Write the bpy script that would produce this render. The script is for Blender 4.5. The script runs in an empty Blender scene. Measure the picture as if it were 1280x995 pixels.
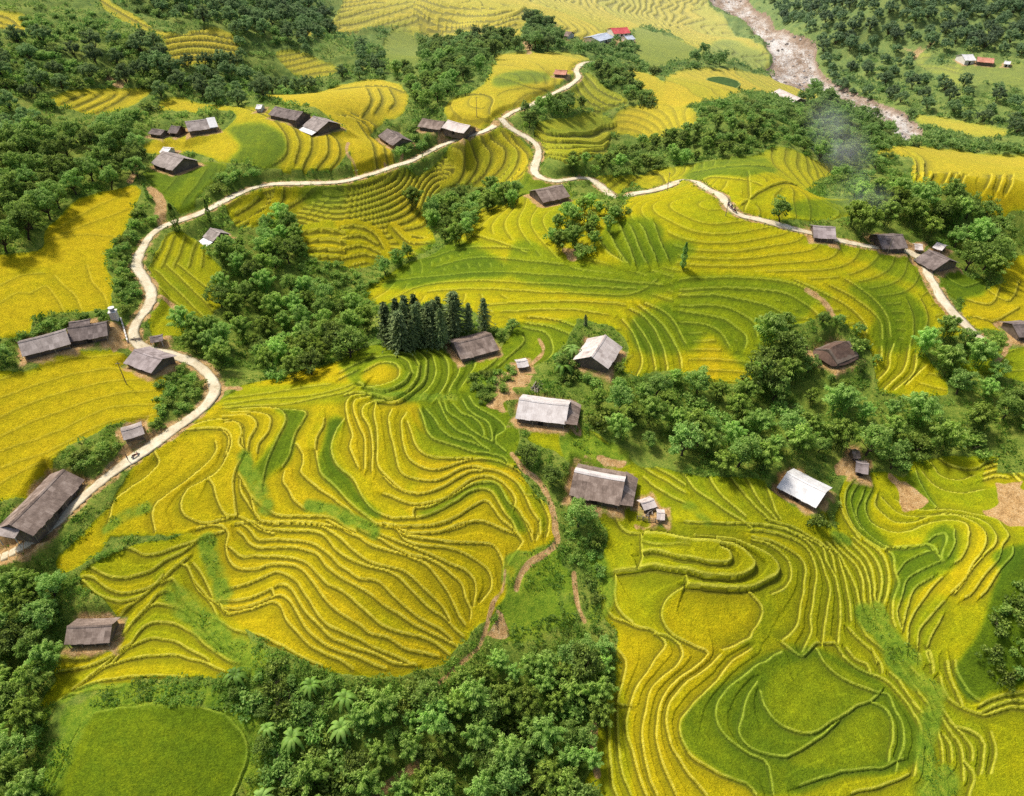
import bpy, math, random
import numpy as np
from mathutils import Vector, Matrix
random.seed(7); rng = np.random.default_rng(7)
C = bpy.context.scene.collection

# ------------------------------------------------------------------ camera model (metres)
F = 900.0; PITCH = math.radians(38.5); CAMH = 100.0
cp, sp = math.cos(PITCH), math.sin(PITCH)

def tag(o, label=None, cat=None, group=None, kind=None):
    if label: o['label'] = label
    if cat: o['category'] = cat
    if group: o['group'] = group
    if kind: o['kind'] = kind
    return o

# ------------------------------------------------------------------ survey notes: tracing sheets of the hillside
SHEET = {'a': (280, 480, .18795), 'b': (480, 480, .18795), 'c': (240, 650, .18795), 'd': (450, 650, .18795),
         'e': (740, 640, .18795), 'f': (940, 640, .18795), 'g': (740, 808, .18795), 'h': (1040, 808, .18795),
         'i': (1040, 560, .18795), 'q': (150, 140, .18096), 'P': (0, 0, 1.0),
         'A': (0, 0, .33594), 'B': (425, 0, .33594), 'K': (850, 0, .33594), 'D': (0, 330, .33594),
         'E': (425, 330, .33594), 'F': (850, 330, .33594), 'G': (0, 660, .33594), 'H': (425, 660, .33594), 'I': (850, 660, .33594)}

def pts(s):
    """'a 0 10 20 30 b 5 5' -> points, '-' = reversed side, '*k' = strength"""
    out = []; sh = SHEET['P']; flip = False; k = 1.0; num = []
    for t in s.split():
        if t == '-': flip = True
        elif t[0] == '*': k = float(t[1:])
        elif t in SHEET: sh = SHEET[t]
        else:
            num.append(float(t))
            if len(num) == 2:
                out.append((sh[0] + num[0] * sh[2], sh[1] + num[1] * sh[2])); num = []
    if flip: out = out[::-1]
    return np.array(out), k

# heights of known places (px, py, metres)
CTRL = """0 1000 -20 190 930 -16 330 880 -17 450 990 -24 600 990 -24 730 900 -20 600 800 -14 640 700 -9 690 620 -3 490 465 4 560 470 1 300 520 1 200 600 -3 150 680 -6 60 720 -9 450 560 .5
450 650 -3 450 740 -7.5 450 820 -13 330 800 -13 230 690 -8 250 760 -14 200 830 -14 650 570 -2 620 640 -6 330 580 -1 260 490 1.5 190 420 5 80 430 8 80 520 3 40 640 -3 150 560 0
0 720 -9 0 560 2 0 400 12 100 300 14 170 250 15 0 850 -18 340 440 -4 380 400 -5 300 380 0 400 330 -1 330 300 3 460 340 -6 185 330 9 205 280 11 260 260 12 400 228 12
500 200 13 600 165 15 670 200 12 740 230 5 730 80 14 600 290 5 700 330 8 860 280 17 960 300 15 1050 370 9 1150 310 8 1180 390 5 1230 430 2 800 400 3 900 430 1 650 420 2
595 430 2 755 440 2.5 685 510 0 760 610 -5 900 520 -5 1000 530 -5 1100 560 -5 1000 600 -6 1050 440 2 1120 450 0 1200 500 -2 850 690 -5 900 765 -12 780 700 -9 1000 720 -11 1110 770 -16
1050 640 -11 1180 600 -8 1260 620 -6 1220 720 -7 1270 790 -10 1000 880 -18 900 980 -20 800 900 -17 1180 850 -18 1150 950 -22 1270 950 -22 760 800 -14 240 190 16 350 170 21 300 140 22 450 130 20
380 280 2 430 300 1 520 240 2 600 240 -2 560 120 17 650 100 20 470 170 12 720 160 22 850 150 9 800 190 -4 940 210 16 1000 190 7 1050 220 -4 1180 210 19 1270 230 15 1100 180 -8
1250 300 0 1270 370 1 1040 250 6 900 110 6 830 130 8 800 90 2 760 40 2 600 20 14 700 60 8 550 50 1 500 70 2 420 40 10 870 60 -6 910 5 -30 960 40 -28 990 90 -27
1060 120 -26 1140 160 -24 1270 200 -20 1080 60 -15 1200 80 -12 1200 110 -16 1270 160 -20 1100 10 5 1270 10 6 1000 5 -10 130 210 18 40 260 18 20 180 24 100 130 26 60 60 36 200 60 32
280 80 25 300 20 33 160 10 40 0 10 44 380 60 22 400 110 13 340 110 14 440 10 14 200 100 25 120 120 25 -60 -60 58 200 -60 50 400 -60 26 600 -60 12 760 -60 4 900 -60 -28
1000 -60 2 1150 -60 26 1340 -60 28 -150 1000 -24 -150 850 -20 -150 700 -8 -150 560 5 -150 400 16 -150 260 22 -150 120 38 -150 20 50 1430 980 -22 1430 800 -11 1430 620 -5 1430 450 0 1430 300 4
1430 200 -12 1430 90 -10 1430 10 10 200 1150 -24 640 1150 -28 1100 1150 -26 1400 1150 -26 -100 1150 -26 700 205 9 1140 255 -2 540 16 12 560 650 -3 810 246 14 820 231 2 900 128 7 970 150 9"""
cv = np.array(CTRL.split(), float).reshape(-1, 3)
def unproject_z(px, py, z):
    dx = (px - 640) / F; dv = (py - 497.5) / F
    dy = cp - dv * sp; dz = -sp - dv * cp
    t = (z - CAMH) / dz
    return dx * t, dy * t
cx, cy = unproject_z(cv[:, 0], cv[:, 1], cv[:, 2])
far_x = np.array([-2500, -800, 0, 800, 2500, -2500, 2500, -400, 400, -3000., 3000.]); far_y = np.array([3000, 2500, 2500, 2500, 3000, 900, 900, 1400, 1400, -300, -300.])
far_z = np.array([320, 260, 180, 260, 320, 200, 160, 120, 60, 40, 20.])
cx = np.concatenate([cx, far_x]); cy = np.concatenate([cy, far_y]); cz = np.concatenate([cv[:, 2], far_z])
MQ = 14.0
def _k(dx, dy): return np.sqrt(dx * dx + dy * dy + MQ * MQ)
n = len(cx); Am = np.zeros((n + 3, n + 3))
Am[:n, :n] = -_k(cx[:, None] - cx, cy[:, None] - cy) + np.eye(n) * 1.0
Am[:n, n] = 1; Am[:n, n + 1] = cx / 100; Am[:n, n + 2] = cy / 100; Am[n:, :n] = Am[:n, n:].T
wts = np.linalg.solve(Am, np.concatenate([cz, np.zeros(3)]))
def hs_eval(x, y):
    sh = x.shape; x = x.ravel().astype(np.float32); y = y.ravel().astype(np.float32); out = np.empty_like(x)
    w32 = wts.astype(np.float32); c32x = cx.astype(np.float32); c32y = cy.astype(np.float32)
    for i in range(0, len(x), 40000):
        xs, ys = x[i:i + 40000], y[i:i + 40000]
        k = np.sqrt((xs[:, None] - c32x) ** 2 + (ys[:, None] - c32y) ** 2 + MQ * MQ)
        out[i:i + 40000] = -k @ w32[:n] + w32[n] + w32[n + 1] * xs / 100 + w32[n + 2] * ys / 100
    return out.reshape(sh).astype(float)

# ------------------------------------------------------------------ ground grid, finer near the viewer's side of the valley
gy = np.concatenate([np.arange(1320, 300, -1.25), np.arange(300, -73, -1.0)])
Yrow = unproject_z(640, gy, 0.0)[1]
Yrow = np.concatenate([Yrow, Yrow[-1] * 1.12 ** np.arange(1, 14)])
CPX0, CSTEP = -400.0, 1.25
cpx = np.arange(CPX0, 1690, CSTEP)
NR, NC = len(Yrow), len(cpx)
Drow = Yrow * cp + CAMH * sp
GX = (cpx[None, :] - 640) / F * Drow[:, None]
GY = np.repeat(Yrow[:, None], NC, 1)
GD = np.repeat(Drow[:, None], NC, 1)
HS = hs_eval(GX, GY)

def rc(x, y):
    r = np.interp(y, Yrow, np.arange(NR)); D = np.asarray(y) * cp + CAMH * sp
    c = (640 + F * np.asarray(x) / np.maximum(D, 5) - CPX0) / CSTEP
    return r, c
def lookup(G, x, y):
    r, c = rc(np.asarray(x, float), np.asarray(y, float))
    r = np.clip(r, 0, NR - 1.001); c = np.clip(c, 0, NC - 1.001)
    r0 = r.astype(int); c0 = c.astype(int); fr = r - r0; fc = c - c0
    return (G[r0, c0] * (1 - fr) * (1 - fc) + G[r0 + 1, c0] * fr * (1 - fc) + G[r0, c0 + 1] * (1 - fr) * fc + G[r0 + 1, c0 + 1] * fr * fc)
TS = 18 * 1.009 ** np.arange(520)
def ground(p, dz=0.0, G=None):
    """where lines of sight meet the hillside raised by dz"""
    G = HS if G is None else G
    p = np.atleast_2d(np.asarray(p, float)); dv = (p[:, 1] - 497.5) / F
    d = np.stack([(p[:, 0] - 640) / F, cp - dv * sp, -sp - dv * cp], 1)
    T = TS[None, :]
    zz = CAMH + d[:, 2:3] * T; gap = zz - lookup(G, d[:, 0:1] * T, d[:, 1:2] * T) - dz
    hit = gap < 0; hit[:, -1] = True; j = np.maximum(hit.argmax(1), 1)
    lo, hi = TS[j - 1].copy(), TS[j].copy()
    for _ in range(18):
        m = (lo + hi) / 2; g = CAMH + d[:, 2] * m - lookup(G, d[:, 0] * m, d[:, 1] * m) - dz
        lo = np.where(g > 0, m, lo); hi = np.where(g > 0, hi, m)
    return d[:, :2] * hi[:, None]

def catmull(P, closed=False, step=None):
    P = np.asarray(P, float)
    if len(P) < 3 and not closed:
        L = np.linalg.norm(P[-1] - P[0]); k = max(2, int(L / (step or 1)) + 1)
        return P[0] + (P[-1] - P[0]) * np.linspace(0, 1, k)[:, None]
    Q = np.vstack([P[-1:], P, P[:2]]) if closed else np.vstack([2 * P[0] - P[1], P, 2 * P[-1] - P[-2]])
    out = []
    for i in range(1, len(Q) - 2):
        p0, p1, p2, p3 = Q[i - 1], Q[i], Q[i + 1], Q[i + 2]
        s = step or 1.0
        k = max(1, int(np.linalg.norm(p2 - p1) / s)); t = (np.arange(k) / k)[:, None]
        out.append(.5 * (2 * p1 + (p2 - p0) * t + (2 * p0 - 5 * p1 + 4 * p2 - p3) * t ** 2 + (3 * p1 - p0 - 3 * p2 + p3) * t ** 3))
    if not closed: out.append(P[-1:])
    return np.vstack(out)

def vnoise(x, y, seed=0):
    xi = np.floor(x).astype(np.int64); yi = np.floor(y).astype(np.int64); fx = x - xi; fy = y - yi
    fx = fx * fx * (3 - 2 * fx); fy = fy * fy * (3 - 2 * fy)
    def h(a, b):
        v = (a * 374761393 + b * 668265263 + seed * 1442695041) & 0x7fffffff
        v = ((v ^ (v >> 13)) * 1274126177) & 0x7fffffff
        return ((v ^ (v >> 16)) & 0xffff) / 65535.0
    return (h(xi, yi) * (1 - fx) * (1 - fy) + h(xi + 1, yi) * fx * (1 - fy) + h(xi, yi + 1) * (1 - fx) * fy + h(xi + 1, yi + 1) * fx * fy)

def fill(poly):
    """grid mask inside a closed XY outline"""
    r, c = rc(poly[:, 0], poly[:, 1]); M = np.zeros((NR, NC), bool)
    r2, c2 = np.roll(r, -1), np.roll(c, -1)
    for row in range(max(0, int(r.min())), min(NR - 1, int(r.max()) + 1) + 1):
        k = ((r <= row) & (r2 > row)) | ((r2 <= row) & (r > row))
        if not k.any(): continue
        xs = np.sort(c[k] + (row - r[k]) / (r2[k] - r[k]) * (c2[k] - c[k]))
        for a, b in zip(xs[0::2], xs[1::2]):
            a = max(0, int(math.ceil(a))); b = min(NC - 1, int(math.floor(b)))
            if b >= a: M[row, a:b + 1] = True
    return M

def raster(line, R, fn):
    """visit grid windows around each short piece of a line"""
    for p, q in zip(line[:-1], line[1:]):
        mx, my = (p + q) / 2; D = my * cp + CAMH * sp
        if my < 8 or D < 10: continue
        RR = R + np.linalg.norm(q - p) / 2
        r0 = np.searchsorted(Yrow, my - RR); r1 = np.searchsorted(Yrow, my + RR) + 1
        cc = (640 + F * mx / D - CPX0) / CSTEP; wc = RR * F / D / CSTEP * 1.08 + 1
        c0, c1 = int(cc - wc), int(cc + wc) + 2
        r0, r1, c0, c1 = max(0, r0 - 1), min(NR, r1), max(0, c0), min(NC, c1)
        if r1 <= r0 or c1 <= c0: continue
        X = GX[r0:r1, c0:c1]; Y = GY[r0:r1, c0:c1]
        t = q - p; L2 = t @ t + 1e-9
        u = np.clip(((X - p[0]) * t[0] + (Y - p[1]) * t[1]) / L2, 0, 1)
        ex, ey = X - p[0] - u * t[0], Y - p[1] - u * t[1]
        d = np.sqrt(ex * ex + ey * ey)
        side = np.where(t[0] * ey - t[1] * ex > 0, 1.0, -1.0)      # left of travel = uphill
        fn((slice(r0, r1), slice(c0, c1)), d, side)

def wscale(D): return np.maximum(1.0, np.asarray(D) / 150.0) ** 0.75
# ------------------------------------------------------------------ terrace edges traced on the sheets (downhill on the right of travel)
LINES = """
a 0 320 25 340 30 380 20 430 0 480
- a 0 255 70 250 120 275 125 320 100 390 140 450 90 540 65 640 75 760 90 860
- a 0 210 150 210 210 240 220 290 170 370 160 430
- a 60 190 200 185 290 200 320 240 300 320 230 400 215 450
- a 100 170 280 160 370 170 415 220 400 290 330 420 290 520 265 600 260 660
- a 250 155 420 170 550 190 540 240 490 310 470 370 440 480 400 545
- a 670 230 660 290 625 360 610 440
a 610 440 620 530 640 600 720 670 800 750 880 830 960 890 1010 930 1090 940 1150 960 1200 990
a 800 240 750 300 720 380 715 450 740 530 830 610 880 670 920 750 980 830 1050 870 1120 890 1277 890
a 820 225 840 290 855 360 835 420 870 510 895 555
a 960 65 850 85 810 140 815 215
a 990 90 880 110 870 190 900 280 930 360 940 450 935 560
a 1010 115 930 150 920 210 960 280 980 370 985 470 980 570
a 1010 140 995 200 1010 290 1020 400 1020 520 1050 590 1130 670 1190 715 1277 730 b 220 735 310 725 390 690 480 640 570 590 650 575
a 1110 180 1090 230 1100 300 1120 400 1140 510 1180 590 b 190 630 270 645 350 640 430 610 520 570 610 555 660 570 720 575 790 600 870 650 920 720 970 820 1030 910 1035 990
b 150 200 120 250 115 320 125 400 150 470 200 530 280 570 370 570 470 540 580 510 690 510 780 525 850 560 930 620 1000 700 1050 790 1090 900 1085 990
b 155 260 180 330 200 400 250 460 320 490 430 500 580 500
b 230 180 260 250 280 320 330 370 420 400 500 430 600 460 700 470 780 490 820 520
b 280 180 340 240 370 290 440 350 520 380 600 400 690 445
b 365 130 400 210 440 270 510 330 590 360 640 400 700 445
b 400 130 420 190 500 250 580 310 660 360 740 400 800 450
b 460 140 520 200 590 230 640 290 660 340
b 520 110 550 170 620 220 680 250 710 300 710 360
b 565 90 610 150 700 210 790 270 800 310 740 350 735 400
b 0 610 60 680 130 720 220 735
b 0 730 100 770 200 800 300 790 400 760 500 700 590 640 690 625 770 650 830 700 870 770 870 820
b 195 880 200 830 300 820 430 760 540 690 620 660 740 660 790 720 820 780 880 830 910 890 950 930 970 990
b 0 880 80 895 180 895 280 880 370 840 480 780 580 720 650 700 710 720 750 780 800 860 850 920 890 990
b 0 930 100 945 250 950 400 930 490 880 580 820 670 780 720 830 780 910 870 970
b 430 985 510 950 600 915 680 930 760 960 820 985
b 0 940 60 940 90 980
*.6 b 940 750 1040 750
a 530 470 530 530 510 580 560 640 620 680 700 740 760 790 830 840 870 880
a 390 580 385 650 430 710 470 770 540 830
a 100 600 130 660 180 730 250 800 330 860 420 880 560 880 650 880 740 890 800 940 870 990
a 120 650 170 740 190 810 220 900 300 915 420 915 560 920 700 930 800 960 850 990
a 0 880 80 880 160 910 240 960 330 985
a 480 400 520 460
*.6 a 0 100 200 75 500 30 700 5
*.6 a 0 140 240 110 560 80 760 40 850 5
*.7 a 0 160 150 150 400 140 650 90 800 60 870 20
c 30 50 100 30 200 40 235 90 215 170 230 240 270 300 320 325 420 320 520 300 620 295 690 315 750 360 810 430 870 520 950 600 1040 665 1110 705 d 60 760 170 800 280 850 400 880 520 905
c 250 180 290 210 340 240 450 240 600 250 700 265 780 310 850 370 900 430 1000 490 1080 550 1125 585 d 80 660 180 720 300 765 420 790 500 830 600 900
c 300 70 350 100 380 150 440 180 560 185 700 185 790 210 850 250 900 320 970 380 1080 440 d 30 475 100 520 180 580 270 640 370 710 470 760 560 800 650 860
c 330 30 390 80 450 125 560 135 700 130 790 150 860 200 930 260 1000 320 1080 370 d 0 390 130 430 200 490 290 570 370 640 460 690 530 730 600 790
c 290 20 400 20 480 60 600 70 720 65 830 80 900 130 960 200 1040 260 1110 295 d 80 330 180 350 250 390 320 460 400 540 500 620 600 690 690 780
c 440 15 560 25 700 20 840 35 920 70 980 120 1060 190 d 0 235 100 290 200 320 290 350 370 410 450 490 540 570 590 670
c 900 5 980 40 1050 90 d 0 115 100 180 230 220 330 250 430 300 500 360 560 450 610 550 660 650 690 690
d 0 60 100 110 200 170 330 230 430 250 520 300 600 370 670 430 700 520 735 590 730 650
d 130 95 250 150 400 200 500 240 600 290 700 340 760 400 770 470 760 560
d 60 30 180 50 240 60 270 110 330 150 450 180 570 190 680 230 790 290 860 350 870 430 830 500 800 540
d 210 45 280 90 360 120 500 140 620 155 760 155 880 170 930 250 950 310 945 420
d 0 10 100 30 220 45 350 50 500 40 600 10
d 270 90 400 95 560 75 680 30 780 10 860 25 950 70 1060 110 1085 150 1040 210 1000 280
d 940 5 1000 50 1060 110
c 250 465 350 430 450 390 540 355 590 350 650 380 710 430 760 510 810 600 860 670 920 720 1010 760 1110 805 d 80 850 180 890 260 920 310 940
c 180 540 300 540 400 520 480 480 530 455 545 490
c 555 440 600 435 660 470 720 560 780 650 850 730 930 790 1030 830 1110 865 d 100 900 200 950 300 965 370 975
c 230 600 340 590 440 560 520 520 590 500 640 530 690 600 730 690 780 760 870 830 980 880 1110 930 d 80 960 170 990
c 190 550 210 600 260 625 360 610 450 580 540 555 590 590 630 670 690 750 760 830 850 890 960 930 1070 985
c 160 670 230 710 330 760 480 790 600 840 720 910 860 975
c 0 400 50 480 130 560 160 640
c 20 290 70 370 110 450 130 510
d 1250 250 1280 330 1250 450 1220 570
d 1100 20 1130 90 1140 130
d 1190 0 1195 60 1180 130
d 1250 0 1240 100
D 580 700 590 740 540 790 480 830 420 880 405 940 395 990
D 800 665 805 700 770 740 700 795 620 850 575 885 562 930 575 990
- D 600 640 740 590 850 580 900 610 905 660 905 690
D 560 650 680 620 800 612 845 625 858 660 850 700 815 760 760 800 700 830 672 870 668 910 700 945 760 965 850 940 880 935
D 780 800 800 860 830 925 870 940
D 890 800 900 850 930 900 960 950
G 380 100 440 70 500 80 540 100 600 95 660 70 760 35 840 5
G 340 145 400 175 470 185 550 165 620 120 680 85 740 45
G 305 180 340 185 400 230 470 245 560 225 640 160 700 110
G 310 200 360 250 430 272 510 265 580 215 610 180
G 430 330 500 280 560 230 620 180 655 140 690 145 720 200 770 260 810 280 840 320
G 440 420 500 350 560 280 590 245 630 240 640 270
G 230 490 300 495 370 470 430 430 490 360 560 295 620 290 700 330 780 400 870 480
G 220 540 290 530 350 510 420 480 490 430
G 430 500 480 440 550 365 620 355 690 380 760 430 840 490 890 510
G 280 600 370 530 480 450 560 420 630 425 700 455 770 495
G 300 590 400 520 520 485 640 480 740 500 830 540
G 290 605 380 575 500 560 620 555 700 565 750 580
G 600 205 640 190 680 260 700 300 750 330
G 150 770 180 700 240 640 330 620 470 610 600 608 740 600
- G 190 990 240 880 290 760 340 680 400 660 600 650 770 660 870 690 920 750 945 820 940 900
e 80 20 150 55 180 95 240 140 340 145
e 330 150 325 250 335 300 300 380
*.6 e 340 205 500 215 640 210
*1.6 e 340 270 420 270 550 300 650 320 780 340 900 345 940 310 920 260 870 235
*2 e 150 400 290 385 390 370 510 385 650 400 760 430 900 445 1000 430 1070 390 1080 340 1030 275 940 220 800 195 640 175 480 135 350 130
*1.8 e 620 490 760 505 900 525 1040 525 1140 480 1230 430 1240 370 1190 300 1080 240 950 190 800 165 700 160
*.8 e 620 420 630 490
e 630 490 520 560 465 620 460 690 490 760 540 830 590 860 700 910 770 940 g 680 130 570 220 490 300 450 370 430 470 420 580 440 700 470 800 520 920 550 990
e 1050 550 1110 610 1135 670 1110 740 1060 810 1050 840 960 880 870 920
e 160 420 140 530 150 610 190 680 260 735
e 50 630 130 700 230 735 330 775 420 820 490 890 g 430 70 380 140 330 210 280 300 250 400 230 500 240 600 265 720 300 850 350 990
e 420 810 500 830 580 890 600 940 g 580 100 490 180 420 260 380 330 350 430 330 540 330 660 350 800 380 900 420 990
g 850 60 750 150 640 230 560 300 510 370 490 460 490 560 520 670 580 770 640 870 740 990
g 1050 20 960 70 880 150 820 240 720 340 640 430 590 500 580 580 610 670 680 760 800 830 920 890 1020 920 1060 960 1080 990
g 150 20 210 70 220 130 190 230 165 330 155 440 165 550 180 700 200 850 250 990
g 95 440 110 560 115 700 130 850 155 990
g 1240 40 1130 110 1000 190 900 290 840 370 825 460 850 560 930 650 1040 730 1150 780 1180 870 1200 990
g 1090 250 1030 340 1000 440 970 550 1000 630 1080 700 1180 735 1277 750 I 400 860 480 810 560 750 620 690
*.8 g 150 395 250 405
I 300 615 310 660 360 730 430 768 500 765 580 720 640 675 710 645 750 605
I 510 455 540 510 620 570 720 605 770 620 800 680 820 720 830 800 800 890
I 580 440 620 490 700 540 770 570 820 620 870 690 895 760 890 850 870 920
I 710 650 760 670 790 720 790 800 770 860
I 450 960 600 910 760 890 830 860
I 640 990 760 960 850 920
I 520 435 580 430
h 400 180 450 230 500 310 560 390 610 450 680 500 710 570 730 680 740 760
h 440 90 480 160 530 240 600 330 650 400 660 450
h 450 60 530 140 580 230 640 310 680 400 750 500 800 590 860 660 870 750 875 880
h 520 130 620 250 690 350 760 440 820 530 890 620 940 690 930 750
h 740 590 780 640 800 750
h 850 540 920 560 990 610 1015 660 1000 750 990 830
h 720 200 740 280 800 360 860 410 930 440 1030 455 1110 430 1200 410 1277 420
h 770 100 790 200 830 300 860 380
h 820 100 840 190 900 290 980 350
h 980 400 1050 360 1150 330 1277 300
h 1000 440 1100 390 1200 365 1277 370
h 570 0 580 80
h 640 0 670 90 670 160
h 100 20 150 80 230 120 250 160
h 270 20 320 110 330 170
h 640 700 660 780 650 870 600 960
h 1060 580 1080 680 1060 830
h 860 760 940 850 900 990
f 0 130 130 150 280 190 370 250 410 340 430 440 410 550 385 700 390 800 330 930
f 0 170 100 190 230 250 310 310 350 390 340 490 320 600 290 740 200 850
f 0 190 100 220 190 280 240 340 258 420 235 490 130 550
f 0 100 120 100 300 160 400 240 450 310 490 430 515 520 500 640 480 750 460 880
f 230 130 380 190 470 240 500 340 550 430 575 530 580 650 580 740 565 870
f 100 60 200 90 330 140 450 210 530 290 550 400
f 460 230 560 270 590 370 620 470 650 600 660 720
f 500 210 590 300 640 400 690 510 715 640 715 720
f 530 200 640 300 700 380 740 480 745 600 770 640
f 560 180 660 280 730 350 770 460 780 590
f 630 190 720 270 790 370 810 480 810 560 850 640
f 680 180 780 270 840 370 855 480 850 590
f 750 190 850 280 900 380 905 480 880 600
f 880 240 930 300 945 400 970 480 940 590 930 700 950 750
f 960 400 1030 330 1130 280 1200 260
f 920 230 1050 240 1180 220 1200 250 1250 310
- f 1277 330 1180 360 1080 410 1030 460 1000 560 980 650 990 760
- f 1200 430 1110 490 1050 590 1030 680 1010 780
- f 1277 440 1190 510 1120 610 1060 720 1050 830 1040 930
- f 1277 600 1190 690 1120 770 1110 880 1110 990
- f 1277 690 1220 780 1190 850 1170 930 1190 990
f 640 780 700 850 800 930 830 990
f 720 740 760 820 830 880 920 960
f 200 880 320 970 430 880
f 460 880 560 875
i 45 340 70 420 120 520 180 600
- i 160 200 105 270 90 350 110 440 160 530 230 600 330 660 380 680
- i 215 210 150 290 130 370 150 460 200 530
- i 220 290 175 370 170 440 200 520 260 580 340 640 400 660
- i 260 290 230 370 235 430 270 500 340 540 420 560 520 550 620 510 730 480 830 485 890 510 915 570 910 650 870 730 820 770
- i 300 320 300 380 350 440 430 490 530 490 640 460 760 440 870 460 960 500 1015 560 1025 640 1000 700 940 770 890 870 800 960
- i 340 330 390 390 460 440 560 460 680 450 800 440 930 460 1030 510 1090 580 1090 640 1020 720
- i 420 350 500 390 600 410 720 410 840 420 950 440 1070 470 1130 510 1180 590 1140 650 1100 740 1020 850 950 950 900 990
- i 1210 670 1200 730 1120 820 1060 900 1000 990
- i 560 160 590 240 630 310 700 400
- i 600 160 650 220 720 270 800 295 900 305 1010 280
- i 590 60 660 110 700 170 760 205 850 215 950 185
i 700 60 760 105 850 140 960 140 1030 100 1110 80 1190 110 1260 190
i 1020 140 1100 115 1170 120 1250 190
i 1010 185 1090 155 1180 165 1250 230
i 1010 215 1100 190 1160 200
i 380 670 470 660 590 650 670 660 720 740
i 650 620 700 580 750 570 760 620 730 710
- i 820 550 820 640 780 720
- i 990 740 910 850 820 960
*1.3 E 222 395 210 430 150 455 75 460
E 95 400 150 370 200 370 222 395
*1.4 E 70 450 110 470 170 480 240 450 265 410
- E 265 410 250 365 200 345 130 350
*1.4 E 120 495 190 510 250 480 290 430 295 380
- E 295 380 270 345 210 330
*1.4 E 140 520 220 520 290 470 325 420 325 360 290 330
- E 290 510 340 450 355 400 340 340 310 330
- E 350 510 385 460 400 400 385 345 350 325
- E 400 480 440 400 435 360 400 335
- E 450 460 500 390 500 355
E 480 440 580 360 580 340
E 590 380 680 300 680 270
E 0 405 70 370 130 345
E 0 430 60 400
E 20 490 60 480 110 490
E 680 240 760 260 790 310 780 350 720 380
E 690 220 790 240 860 270 880 300
E 700 200 820 215 900 250
- E 1090 440 1120 380 1110 310 1080 250 1050 210
- E 1140 440 1170 400 1160 330 1130 270 1090 210
- E 1190 450 1215 400 1205 340 1180 270 1130 200 1080 170
- E 1270 390 1260 330 1220 260 1170 200 1110 160
- E 1280 300 1250 230 1200 180 1140 150
*.7 E 60 90 200 60 400 40 600 30 800 40 1000 60 1200 80
*.7 E 190 130 300 80 500 60 700 70 900 80 1100 90
*.7 E 330 100 500 90 700 100 900 110 1090 110 1180 60
*.7 E 560 150 750 140 900 140 1060 150
*.7 E 600 180 800 170 1000 190
E 810 600 1000 660 1150 740 1280 820
E 1080 720 1180 790 1280 850
E 1130 790 1200 850 1280 890
*.8 F 0 180 100 190 180 220 240 270 240 310
*.8 F 0 220 90 230 150 260 180 310
*.8 F 0 160 150 160 260 210 290 270
*.8 F 0 120 150 120 300 150 400 190
*.8 F 0 100 200 90 380 110 480 160 520 200
*.7 F 0 60 200 50 400 70 500 110
*.8 F 430 60 560 120 640 170 690 230 680 280
*.8 F 560 80 680 150 740 210 750 280
*.8 F 620 60 720 130 770 200 780 270
- F 710 460 770 390 780 340 790 300
- F 760 470 830 390 850 310
- F 800 470 870 400 880 340
- F 840 450 910 380
- F 700 410 740 360 750 310
*.8 F 860 300 870 200 850 140
*.8 F 900 280 920 200 900 130
F 0 770 60 840 180 930 260 980
F 100 790 160 870 240 940
F 180 790 250 880 330 960
F 240 800 290 880 350 950
F 320 830 350 920 370 950
F 20 960 200 970 400 990
*.55 D 0 430 200 370 400 340 540 330
*.55 D 0 500 200 430 400 390 560 390
*.55 D 0 570 200 490 400 440 580 430
*.55 D 0 640 200 560 400 490 600 470
*.55 D 0 700 200 630 400 540 600 520
*.55 D 0 760 200 690 400 590 590 560
*.5 D 0 820 150 740 300 660
*.5 A 60 930 200 880 330 830 480 780
*.5 A 0 960 150 900 300 870 420 880
*.5 A 150 880 300 800 420 740 500 710
*.6 D 110 110 170 80 210 130 240 190
*.6 D 200 40 270 110 300 170
*.6 D 320 0 340 60 380 110 400 160
*.6 D 0 80 80 40 160 30
*.5 D 0 150 60 110 110 110
*.8 A 560 990 620 880 640 870
*.8 A 600 990 650 880
*.8 A 650 990 690 880
*.8 A 700 990 730 880
*.8 A 750 990 760 900
*.8 D 540 50 700 180
*.8 D 580 20 760 200
*.8 D 620 0 800 180
*.8 D 660 0 820 130
*1.2 B 280 30 330 60 420 75 540 80 640 60 690 30
*1.2 B 270 45 330 80 430 95 550 98 660 70
*1.2 B 290 15 350 40 450 50 560 55 640 40
*1.2 B 310 0 380 20 480 28 570 30
*1.2 B 330 105 420 112 560 108 650 90
B 0 60 120 30 250 5
B 0 90 140 60 270 20
B 20 120 150 90 280 50
B 40 140 160 110 290 70
B 380 125 450 130 530 120
B 380 140 450 150 540 130
B 0 330 90 320 170 320 240 340
- B 0 430 60 450 110 520 130 600 130 640
- B 20 430 90 460 150 530 170 600 160 630
- B 40 420 120 460 180 530 200 600 190 620
- B 100 330 110 370 80 430
- B 140 330 150 370 130 410
- B 180 330 200 370 190 400
- B 560 520 610 560 600 620 560 660
- B 600 500 660 560 650 620 620 660
- B 520 530 560 580 540 640 500 680
- B 470 550 510 600 490 650 460 690
- B 420 570 460 610 440 670 400 700
- B 640 520 690 570 700 620 670 650
*1.6 B 740 470 770 492 830 500 870 495 960 482 1008 470
*1.6 B 735 505 790 525 880 525 1000 510
*1.6 B 740 530 800 550 900 548 1000 530
*1.6 B 750 555 810 575 900 570 985 552
*1.4 B 770 588 860 598 960 578
*1.4 - B 960 890 1000 940 1050 975
*1.4 - B 1000 860 1030 920 1070 975
*1.4 - B 1040 840 1070 900 1100 975
*1.4 - B 1080 840 1110 910 1140 975
*1.3 - B 1120 835 1150 900 1180 970
*1.2 - B 1170 830 1190 890 1220 960
B 0 850 60 840 130 870 160 920
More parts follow.
